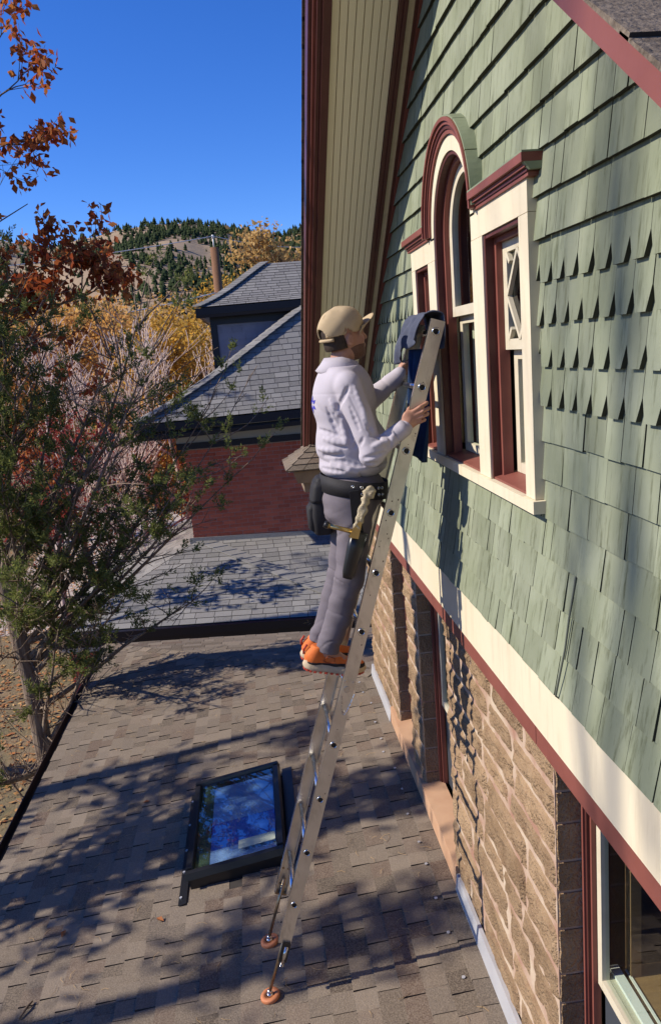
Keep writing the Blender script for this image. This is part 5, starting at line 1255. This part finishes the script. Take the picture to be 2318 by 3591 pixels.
def tree(name, label, base, height, spread, seed, leafm, nleaf, lsize, bark=BARK, depth=4, trunk=.16, group=None, first=.35, kids=(3,5), up=.25, jit=.22, lean=(0,0), cat='tree', per=None, gn=.16, sp=.6):
    rng = random.Random(seed); rs_ = np.random.RandomState(seed); root = empty(name, base, label, cat, group)
    out = []; tips = []; b = Vector(base)
    path = [b + Vector((lean[0]*t+.15*math.sin(3*t+seed)*t, lean[1]*t, height*first*t*1.6)) for t in (0,.25,.5,.75,1)]
    out.append((path, [trunk, trunk*.85, trunk*.72, trunk*.6, trunk*.45]))
    nl = 5 + int(height*.5)
    for i in range(nl):
        t = .45+.55*(i/(nl-1)); j = min(4, int(t*4)); p = path[j-1].lerp(path[j], t*4-j+1 if t < 1 else 1) if j > 0 else path[0]
        a = i*2.4+rng.uniform(-.5,.5); d = Vector((math.cos(a), math.sin(a), .35+.9*t)).normalized()
        grow(rng, p.copy(), d, spread*rng.uniform(.45,.7)*(1.1-.3*t), trunk*.42*(1.2-.6*t), depth-1, out, tips, sp, gn, kids, .6, up, .009)
    zs_ = sorted(t[0].z for t in tips); ztop = zs_[int(len(zs_)*.985)]; kz = height/(ztop-b.z); rr_ = sorted(math.hypot(t[0].x-b.x,t[0].y-b.y) for t in tips); kr = spread/rr_[int(len(rr_)*.9)]
    fx = lambda p: Vector((b.x+(p.x-b.x)*kr, b.y+(p.y-b.y)*kr, b.z+(p.z-b.z)*kz))
    out = [([fx(p) for p in pa], ra) for pa, ra in out]; tips = [(fx(t[0]), t[1]) for t in tips]
    limbs_mesh('trunk', out, bark, root)
    if leafm and nleaf:
        pts = [tuple(t[0]) for t in tips]; k = max(1, round(nleaf/len(pts))) ; sel = pts if nleaf >= len(pts) else rng.sample(pts, nleaf)
        leaves('crown', sel, lsize, leafm, root, rs_, per=k, jit=jit)
    return root

def at(sx, y): return sx  # readability only
G_BG = 'autumn trees behind the garden'
# (name, label, base, height, spread, seed, leaf, n, size)
tree('cottonwood_tree','golden brown tree rising above the right end of the neighbouring roof',(1.5,30,GZ),10.6,1.6,101,TAN,7000,.17,BARK,4,.20,G_BG,first=.42,jit=.3)
tree('cottonwood_tree','bright golden tree close behind the left corner of the upper storey',(-1.75,24,GZ),7.2,2.2,102,GOLD,14000,.13,BARK,4,.17,G_BG,first=.40,jit=.30)
tree('cottonwood_tree','yellow tree spreading below the wooden utility pole',(-3.6,38,GZ),8.6,3.2,103,GOLD,12000,.18,BARK,4,.2,G_BG,first=.40,jit=.4)
tree('maple_tree','orange tree between the hill and the bare grey tree',(-6.9,36,GZ),8.7,3.0,104,ORAN,11000,.17,BARK,4,.2,G_BG,first=.42,jit=.4)
tree('maple_tree','orange tree behind the green juniper at the left',(-7.2,27,GZ),8.1,2.8,105,ORAN,11000,.15,BARK,4,.2,G_BG,first=.42,jit=.35)
tree('cottonwood_tree','pale tan tree left of the pole with thin leaves',(-5.4,46,GZ),8.9,3.4,106,TAN,9000,.2,BARK,4,.2,G_BG,first=.42,jit=.45)
tree('cottonwood_tree','tan tree at the left edge behind the juniper trunk',(-9.8,31,GZ),8.6,3.4,107,TAN,9000,.17,BARK,4,.2,G_BG,first=.42,jit=.4)
tree('maple_tree','low crimson tree left of the bare grey tree',(-4.5,20,GZ),5.0,1.8,108,CRIM,7000,.10,BARK,4,.12,G_BG,first=.36,jit=.28)
tree('maple_tree','small orange tree beside the neighbouring porch',(-2.7,22,GZ),5.2,1.5,109,ORAN,6000,.12,BARK,4,.12,G_BG,first=.36,jit=.28)
tree('cottonwood_tree','golden tree far behind the orange trees',(-12,52,GZ),10.5,5.0,110,GOLD,9000,.24,BARK,4,.22,G_BG,first=.42,jit=.5)
tree('cottonwood_tree','yellow tree behind the pole partly hidden by the upper roof',(.6,52,GZ),11.0,3.8,111,GOLD,8000,.22,BARK,4,.22,G_BG,first=.42,jit=.5)
# bare trees
tree('bare_tree','leafless grey tree with pale twigs left of the dark upper storey',(-1.9,20.5,GZ),7.5,1.9,121,ORAN,260,.08,TWIG,4,.11,None,first=.36,kids=(3,4),up=.4,gn=.14,sp=.6)
tree('bare_tree','leafless pinkish tree standing behind the juniper foliage',(-4.1,23,GZ),7.8,2.1,122,TAN,260,.08,TWIG,4,.11,None,first=.36,kids=(3,4),up=.4,gn=.14,sp=.6)
tree('bare_tree','leafless tree with pale twigs just left of the neighbouring eave',(-2.75,18.6,GZ),7.0,1.5,124,None,0,.1,TWIG,4,.09,None,first=.36,kids=(3,5),up=.35,gn=.15,sp=.6)
tree('bare_tree','leafless tree with pale twigs at the left edge behind the juniper',(-5.2,20,GZ),7.2,1.8,125,None,0,.1,TWIG,4,.09,None,first=.36,kids=(3,5),up=.35,gn=.15,sp=.6)
tree('bare_tree','smaller leafless tree nearest the crimson tree',(-3.1,17.8,GZ),4.9,1.4,123,None,0,.1,TWIG,4,.08,None,first=.34,kids=(3,4),up=.35,gn=.16,sp=.6)

# --- juniper beside the eave
def juniper(base, seed):
    rng = random.Random(seed); rs_ = np.random.RandomState(seed); b = Vector(base)
    root = empty('juniper_tree', base, 'green juniper with shaggy bark and dead twigs beside the porch eave', 'tree')
    out = []; tips = []; fol = []
    HT = 8.2; path = [b, b+Vector((.03,.02,1.4)), b+Vector((-.02,0,2.8)), b+Vector((-.16,.05,4.2)), b+Vector((-.32,.05,5.6)), b+Vector((-.42,.0,7.0)), b+Vector((-.5,0,8.2))]
    out.append((path, [.14,.12,.105,.09,.07,.05,.025]))
    def limb(p, d, L, r, wiggle=.16):
        pth = [p.copy()]; rad = [r]; q = p.copy(); dd = d.normalized(); n = 7
        for i in range(n):
            dd = (dd + Vector((rng.uniform(-1,1),rng.uniform(-1,1),rng.uniform(-1,1)))*wiggle + Vector((0,0,.05))).normalized(); q = q+dd*L/n; pth.append(q.copy()); rad.append(max(.006, r*(1-.85*(i+1)/n)))
        out.append((pth, rad))
        for i in range(2, n+1):
            for k in range(3):
                a = Vector((rng.uniform(-1,1),rng.uniform(-1,1),rng.uniform(-.4,.8))).normalized(); ln = L*rng.uniform(.12,.30)
                sp = [pth[i]]; e = (dd*.6+a).normalized()
                for s in range(4): e = (e+Vector((rng.uniform(-1,1),rng.uniform(-1,1),rng.uniform(-.6,1)))*.22).normalized(); sp.append(sp[-1]+e*ln/4)
                out.append((sp, [.010,.008,.006,.005,.004]))
                if rng.random() < .5: fol.append((sp[-1], e, ln)); fol.append((sp[-2], e, ln))
                else: # dead twig
                    for m_ in range(3):
                        f = (e+Vector((rng.uniform(-1,1),rng.uniform(-1,1),rng.uniform(-1,1)))*.8).normalized(); out.append(([sp[2+m_//2], sp[2+m_//2]+f*.12, sp[2+m_//2]+f*.2+Vector((0,0,rng.uniform(-.05,.05)))], [.005,.004,.003]))
        fol.append((pth[-1], dd, L*.25)); fol.append((pth[-2], dd, L*.25)); fol.append((pth[-3], dd, L*.2))
    # long limbs: reach over the roof towards the right and the camera
    L = [((.2,-.9,.4),1.6,3.4),((-.2,-.9,.5),1.5,5.0),((-.1,.2,1.3),1.5,6.6),((.2,-.4,1.3),1.5,6.9),((.30,.2,1.0),1.4,7.0),((-.3,-.9,.05),1.3,1.7),
         ((.25,-.3,1.0),1.2,6.2),((.15,.3,1.1),1.3,5.8)]
    for d, ln, h in L:
        t = h/HT; j = min(5, int(t*6)); p = path[j].lerp(path[j+1], t*6-j); limb(p, Vector(d), ln, .055*(1-.35*t))
    for tgt, h in (((-.30,8.9,-.30),3.6),((-.85,9.1,-.35),3.9),((-.22,9.0,-1.25),3.0),((-.55,9.1,-1.35),3.3),((-.9,9.0,-1.95),3.2),((-1.15,9.0,-1.2),3.4),((-1.5,8.9,-2.6),2.6),((-1.0,8.8,-2.7),2.4),((-1.7,9.1,-.6),4.2),((-1.9,8.9,.1),4.9),((-2.1,9.0,.7),5.6),((-1.5,9.2,-1.8),3.0),((-2.0,8.7,-2.2),2.9),((-2.1,8.8,-1.1),4.0),((-2.3,8.6,-2.9),2.0),((-1.75,8.6,-3.1),1.9),((-2.5,8.6,1.35),6.0),((-2.35,8.8,.6),5.4),((-2.6,8.5,.05),5.0),((-2.4,8.6,-.6),4.4),((-2.5,8.7,-1.6),3.6),((-2.2,8.6,-1.3),3.8),((-2.75,8.6,.9),5.8),((-.15,8.9,-.55),3.4),((-.45,8.8,-.85),3.2),((-.1,8.9,-1.6),2.9),((-.75,8.9,-1.6),3.0),((-1.25,8.8,-.2),4.1),((-1.3,8.9,-2.2),2.8),((-2.75,8.7,1.5),6.4),((-2.6,8.9,.9),5.9),((-2.9,8.6,.4),5.4),((-2.7,8.9,-.2),4.8),((-2.9,8.7,-.8),4.3),((-2.8,8.5,-1.2),4.0),((-2.6,8.4,-2.1),3.3),((-2.0,8.9,-1.7),3.3),((-1.7,8.7,-1.3),3.5),((-2.3,8.9,.2),4.9),((-2.1,8.7,-.4),4.4)):
        t = h/HT; j = min(5, int(t*6)); p = path[j].lerp(path[j+1], t*6-j); v = Vector(tgt)-p; limb(p, v + Vector((0,0,-.12)), v.length, .042*(1-.3*t), .12)
    # dead lower twigs
    for i in range(26):
        h = rng.uniform(.8,3.2); t = h/HT; j = int(t*6); p = path[j].lerp(path[j+1], t*6-j); a = rng.uniform(0,6.28); d = Vector((math.cos(a),math.sin(a),rng.uniform(-.2,.5)))
        o2 = []; t2 = []; grow(rng, p.copy(), d.normalized(), rng.uniform(.5,1.0), .014, 2, o2, t2, .8, .3, (2,3), .5, .0, .004); out.extend(o2)
    limbs_mesh('trunk', out, JUNB, root)
    Ps = []; Ds = []; Ss = []
    for c, d, ln in fol:
        c0 = np.array(c); dv = np.array(d); 
        for q in range(rng.randint(2,4)):      # each tip carries a few plumes
            pd = dv*.8 + rs_.normal(0,.55,3) + np.array((0,0,.35)); pd /= np.linalg.norm(pd); L0 = .10+.12*rng.random(); n = rng.randint(30,44); t = rs_.rand(n)
            side = rs_.normal(0,1,(n,3)); side -= pd*(side@pd)[:,None]; side /= np.linalg.norm(side,axis=1,keepdims=True)
            Ps.append(c0 + rs_.normal(0,.03,3) + pd*(t*L0)[:,None] + side*(.012*rs_.rand(n))[:,None]); dd_ = pd*.75+side*(.9-.4*t)[:,None]; Ds.append(dd_/np.linalg.norm(dd_,axis=1,keepdims=True)); Ss.append((.028+.035*rs_.rand(n))*(1.15-.5*t))
    P = np.concatenate(Ps); d = np.concatenate(Ds); s = np.concatenate(Ss)[:,None]; n = len(P); e = np.cross(d, rs_.normal(0,1,(n,3))); e /= np.linalg.norm(e,axis=1,keepdims=True)
    V = np.stack([P, P+d*s*.5+e*s*.15, P+d*s, P+d*s*.5-e*s*.15],1).reshape(-1,3); np_mesh('crown', V, np.arange(n*4).reshape(n,4), JUN, root)
    return root
juniper((-2.92,9.3,GZ), 77)

# --- red oak whose boughs reach in from the left
def red_oak():
    rng = random.Random(12); rs_ = np.random.RandomState(12)
    KO = 1.34; root = empty('red_oak_tree', (-8.2,12.7,GZ), 'oak with rust red leaves whose boughs reach in from the upper left', 'tree')
    out = []; b = Vector((-8.2,12.7,GZ)); path = [b, b+Vector((.1,0,2.5)), b+Vector((.25,0,5)), b+Vector((.4,0,7.5)), b+Vector((.5,0,9.8))]; out.append((path,[.26,.22,.18,.13,.06]))
    pts = []
    def bough(start, end, r, leafy, seed, ntw=9):
        g = random.Random(seed); a, e = Vector(start)*KO, Vector(end)*KO; P = [a.lerp(e,t)+Vector((g.uniform(-.08,.08),g.uniform(-.08,.08),.14*math.sin(3.1*t)+g.uniform(-.06,.06))) for t in [i/8 for i in range(9)]]
        out.append((P, [r*(1-.85*i/8) for i in range(9)]))
        for k in range(ntw):
            j = g.randint(3,8); d = ((e-a).normalized()*.8 + Vector((g.uniform(-.6,.8),g.uniform(-.8,.8),g.uniform(-.5,.9)))).normalized(); o2 = []; t2 = []
            grow(g, P[j].copy(), d, g.uniform(.38,.68), .013, 2, o2, t2, .6, .2, (2,3), .5, .08, .003); out.extend(o2)
            lf = g.random() < leafy
            if lf: pts.extend([tuple(t[0]) for t in t2])
    bough((-5.9,9.5,1.4),(-2.15,8.6,2.65),.055,.85,1,12); bough((-5.9,9.5,1.1),(-2.1,8.5,2.2),.05,.85,2,14); bough((-6,9.5,-.3),(-1.95,8.8,1.05),.055,.95,3,19); bough((-6,9.5,-.8),(-1.75,9.0,.75),.05,.95,4,18); bough((-6,9.5,-.5),(-2.1,8.7,.6),.05,.95,14,16)
    bough((-5.9,9.5,1.9),(-2.2,8.4,2.95),.05,.85,5,12); bough((-6,9.5,.2),(-1.95,8.5,1.62),.04,.08,6,12); bough((-6,9.5,-1.8),(-2.4,10.5,-.35),.05,.8,7,9); bough((-6,9.5,-2.6),(-2.9,10.5,-1.2),.05,.8,8,8)
    for k in range(3): a = k*.9; bough((-6,9.5,2.2+.5*k),(-6+2.8*math.cos(a+1.6),9.5+2.8*math.sin(a+1.6),3.6+.6*k),.05,.8,20+k,8)
    limbs_mesh('trunk', out, BARK, root)
    sel = [p for p in pts]; leaves('crown', sel, .112, REDL, root, rs_, aspect=.6, per=3, jit=.045, droop=.8)
red_oak()

# --- tall pine left of the frame: its crown shades the porch roof and mirrors in the skylight
def shade_pine(base, height, seed, label, zmin=.35, dens=1.0, wid=2.6):
    rng = random.Random(seed); rs_ = np.random.RandomState(seed); b = Vector(base); root = empty('ponderosa_pine', base, label, 'tree', 'pines left of the house'); out = []; fol = []
    out.append(([b, b+Vector((.1,0,height*.5)), b+Vector((0,.1,height))], [.3,.2,.04]))
    n = int(46*dens)
    for i in range(n):
        t = zmin+(1-zmin)*(i+rng.random())/n; p = b+Vector((0,0,height*t)); a = rng.uniform(0,6.28); ln = wid*(1.12-t)*rng.uniform(.7,1.25)
        d = Vector((math.cos(a),math.sin(a),rng.uniform(-.05,.35))).normalized(); P = [p+d*ln*s+Vector((0,0,.12*s*s*ln)) for s in (0,.35,.7,1)]; out.append((P,[.05,.035,.02,.008]))
        for s in np.linspace(.3,1,6): fol.append(np.array(p+d*ln*s)+np.array((0,0,.1*ln*s*s)))
    limbs_mesh('trunk', out, BARK, root)
    P = np.concatenate([c + rs_.normal(0,.17,(26,3))*np.array([1,1,.7]) for c in fol]); m_ = len(P); d = rs_.normal(0,1,(m_,3)); d[:,2] += .5; d /= np.linalg.norm(d,axis=1,keepdims=True); e = np.cross(d,rs_.normal(0,1,(m_,3))); e /= np.linalg.norm(e,axis=1,keepdims=True); s = (.14+.1*rs_.rand(m_))[:,None]
    V = np.stack([P, P+d*s*.5+e*s*.16, P+d*s, P+d*s*.5-e*s*.16],1).reshape(-1,3); np_mesh('crown', V, np.arange(m_*4).reshape(m_,4), JUN, root)
shade_pine((-6.6,5.45,GZ), 8.9, 61, 'pine standing left of the house opposite the skylight', .42, .50, 2.4)
shade_pine((-7.6,4.0,GZ), 9.5, 62, 'slimmer pine left of the house nearest the street', .50, .20, 2.3)
shade_pine((-8.4,6.9,GZ), 9.6, 63, 'thin pine left of the house behind the other two', .60, .14, 2.0)

# --- tall leafless tree left of the frame: its limbs lay soft streaks of shade on the gable
def bare_shade():
    rng = random.Random(31); root = empty('bare_tree', (-5.6,5.1,GZ), 'tall leafless tree standing left of the house opposite the gable', 'tree'); b = Vector((-5.6,5.1,GZ)); out = []
    out.append(([b, b+Vector((0,.1,5)), b+Vector((0,.15,9)), b+Vector((.1,.1,14.6))], [.11,.08,.055,.03]))
    for y0, dy, z0, z1, r in ((5.1,.35,2.5,9.5,.04),(5.1,.9,3.0,9.0,.035),(5.1,-.45,4.6,9.5,.03),(5.1,1.3,3.5,8.5,.03)):
        P = [Vector((-5.6+rng.uniform(-.2,.2), y0+dy*(t**.6), z0+(z1-z0)*t)) for t in (0,.2,.4,.6,.8,1)]; out.append((P, [r,r*.9,r*.8,r*.65,r*.5,r*.3]))
        for k in range(5):
            j = rng.randint(2,5); o2 = []; t2 = []; grow(rng, P[j].copy(), Vector((rng.uniform(-.3,.3),rng.uniform(-.8,.8),1)).normalized(), rng.uniform(.9,1.6), .025, 2, o2, t2, .6, .15, (2,3), .5, .2, .008); out.extend(o2)
    limbs_mesh('trunk', out, PALEBARK, root)
bare_shade()
def broad_shade():
    rng = random.Random(41); b = Vector((-13.5,1.9,GZ)); root = empty('bare_tree', tuple(b), 'old leafless tree with bare limbs standing farthest left of the house', 'tree'); out = [([b, b+Vector((0,0,6)), b+Vector((.1,.05,11.5))], [.16,.11,.06])]
    for dy, z0, z1, r_ in ((.55,4.5,15.5,.055),(-.75,5.0,15.0,.05),(1.05,9.5,17.5,.035)):
        P = [Vector((b.x+rng.uniform(-.2,.2), b.y+dy*(t**.7)+.1*math.sin(5*t+dy), z0+(z1-z0)*t)) for t in (0,.2,.4,.6,.8,1)]; out.append((P, [r_,r_*.9,r_*.8,r_*.7,r_*.55,r_*.35]))
        for k in range(4):
            o2 = []; grow(rng, P[rng.randint(2,5)].copy(), Vector((rng.uniform(-.3,.3),rng.uniform(-.5,.5),1)).normalized(), 1.5, .03, 2, o2, [], .5, .15, (2,3), .5, .2, .012); out.extend(o2)
    limbs_mesh('trunk', out, PALEBARK, root)
broad_shade()

# ================================================================== SMALL THINGS
def tpole(top, bot, label, seed):
    t, b = Vector(top), Vector(bot); root = empty('telescopic_pole', tuple(b), label, 'pole', 'poles leaning on the gutter'); d = (b-t).normalized()
    MB().tube([t+d*.10, b], .030, 14).build('outer_tube', MT['white'], root, True); MB().tube([t, t+d*.10], .038, 14).build('end_clamp', MT['black'], root, True)
    s = d.orthogonal().normalized(); MB().tube([t+d*.05+s*.03, t+d*.06+s*.075, t+d*.12+s*.07], .014, 8).build('lever', REDRUB, root, True)
    MB().tube([t+d*.16, t+d*.30], .0312, 14).build('label_sleeve', MT['black'], root, True); MB().tube([t+d*.50, t+d*.53], .036, 12).build('ring_clamp', REDRUB, root, True)
tpole((-2.43,9.45,-3.84), (-2.44,8.0,GZ), 'white telescopic pole with black clamp leaning on the gutter, the farther one', 1)
tpole((-2.43,8.85,-3.86), (-2.46,7.6,GZ), 'white telescopic pole with black clamp leaning on the gutter, the nearer one', 2)
# leaves on the ground and needles on the roof
rs_ = np.random.RandomState(8); n = 26000
P = np.stack([-14+13*rs_.rand(n), 6+24*rs_.rand(n)**1.3, GZ+.012+.03*rs_.rand(n)],1); lit = leaves('leaf_litter', P, .11, leafmat('fallen_leaves', ((.45,.24,.08),(.38,.14,.05),(.52,.34,.14),(.28,.11,.05),(.50,.20,.06)), .1), None, rs_, .7, 1, .0)
me = lit.data; co = np.empty(len(me.vertices)*3, np.float32); me.vertices.foreach_get('co', co); co = co.reshape(-1,3); co[:,2] = GZ+.01+np.abs(co[:,2]-GZ)*.35; me.vertices.foreach_set('co', co.ravel()); me.update()
tag(lit, 'fallen orange and tan leaves strewn over the ground', None, kind='stuff')
ndl = MB(); rg = random.Random(15)
for i in range(420):
    x, y = rg.uniform(-2.1,.85), rg.uniform(3.2,9.5)
    if SK[0]-.1 < x < SK[1]+.1 and SK[2]-.1 < y < SK[3]+.1: continue
    a = rg.uniform(0,6.28); L_ = rg.uniform(.03,.085); h = rz(x)+.018; dx, dy = math.cos(a)*L_, math.sin(a)*L_
    ndl.tube([(x,y,h),(x+dx*.5-dy*.15,y+dy*.5+dx*.15,rz(x+dx*.5)+.021),(x+dx,y+dy,rz(x+dx)+.018)], .0011, 3, cap=False)
nd = ndl.build('pine_needles', mat('dry_needle',(.42,.27,.12),rough=.8)); tag(nd, 'dry brown pine needles scattered on the porch roof', None, kind='stuff')
lm = leafmat('dead_leaf', ((.38,.15,.05),(.30,.10,.04)), .1)
for i, (x, y, lb) in enumerate(((-1.18,6.15,'small curled orange leaf lying left of the skylight corner'),(-1.55,4.75,'rusty leaf lying in the shade near the bottom left of the porch roof'),(-.90,4.62,'reddish leaf lying just below the skylight'))):
    a = i*1.3; c, s = math.cos(a)*.03, math.sin(a)*.03; z = rz(x)+.018
    V = [(x-c,y-s,z),(x-s*.6,y+c*.6,z+.012),(x+c,y+s,z+.006),(x+s*.6,y-c*.6,z+.014),(x,y,z+.002)]; V2 = [(p[0],p[1],p[2]+.001) for p in V]
    F = [(0,1,4),(1,2,4),(2,3,4),(3,0,4)]; o = obj_from('fallen_leaf', V+V2, F+[tuple(5+q for q in f[::-1]) for f in F], lm); tag(o, lb, 'leaf', 'single leaves on the porch roof')
tw = MB().tube([(-1.66,4.10,rz(-1.66)+.022),(-1.63,4.16,rz(-1.63)+.03),(-1.61,4.21,rz(-1.61)+.024)], [.006,.008,.005], 7).tube([(-1.64,4.15,rz(-1.64)+.026),(-1.60,4.17,rz(-1.6)+.022)], [.004,.003], 5)
tag(tw.build('twig', BARK, None, True), 'short broken twig lying at the lower left of the porch roof', 'twig')
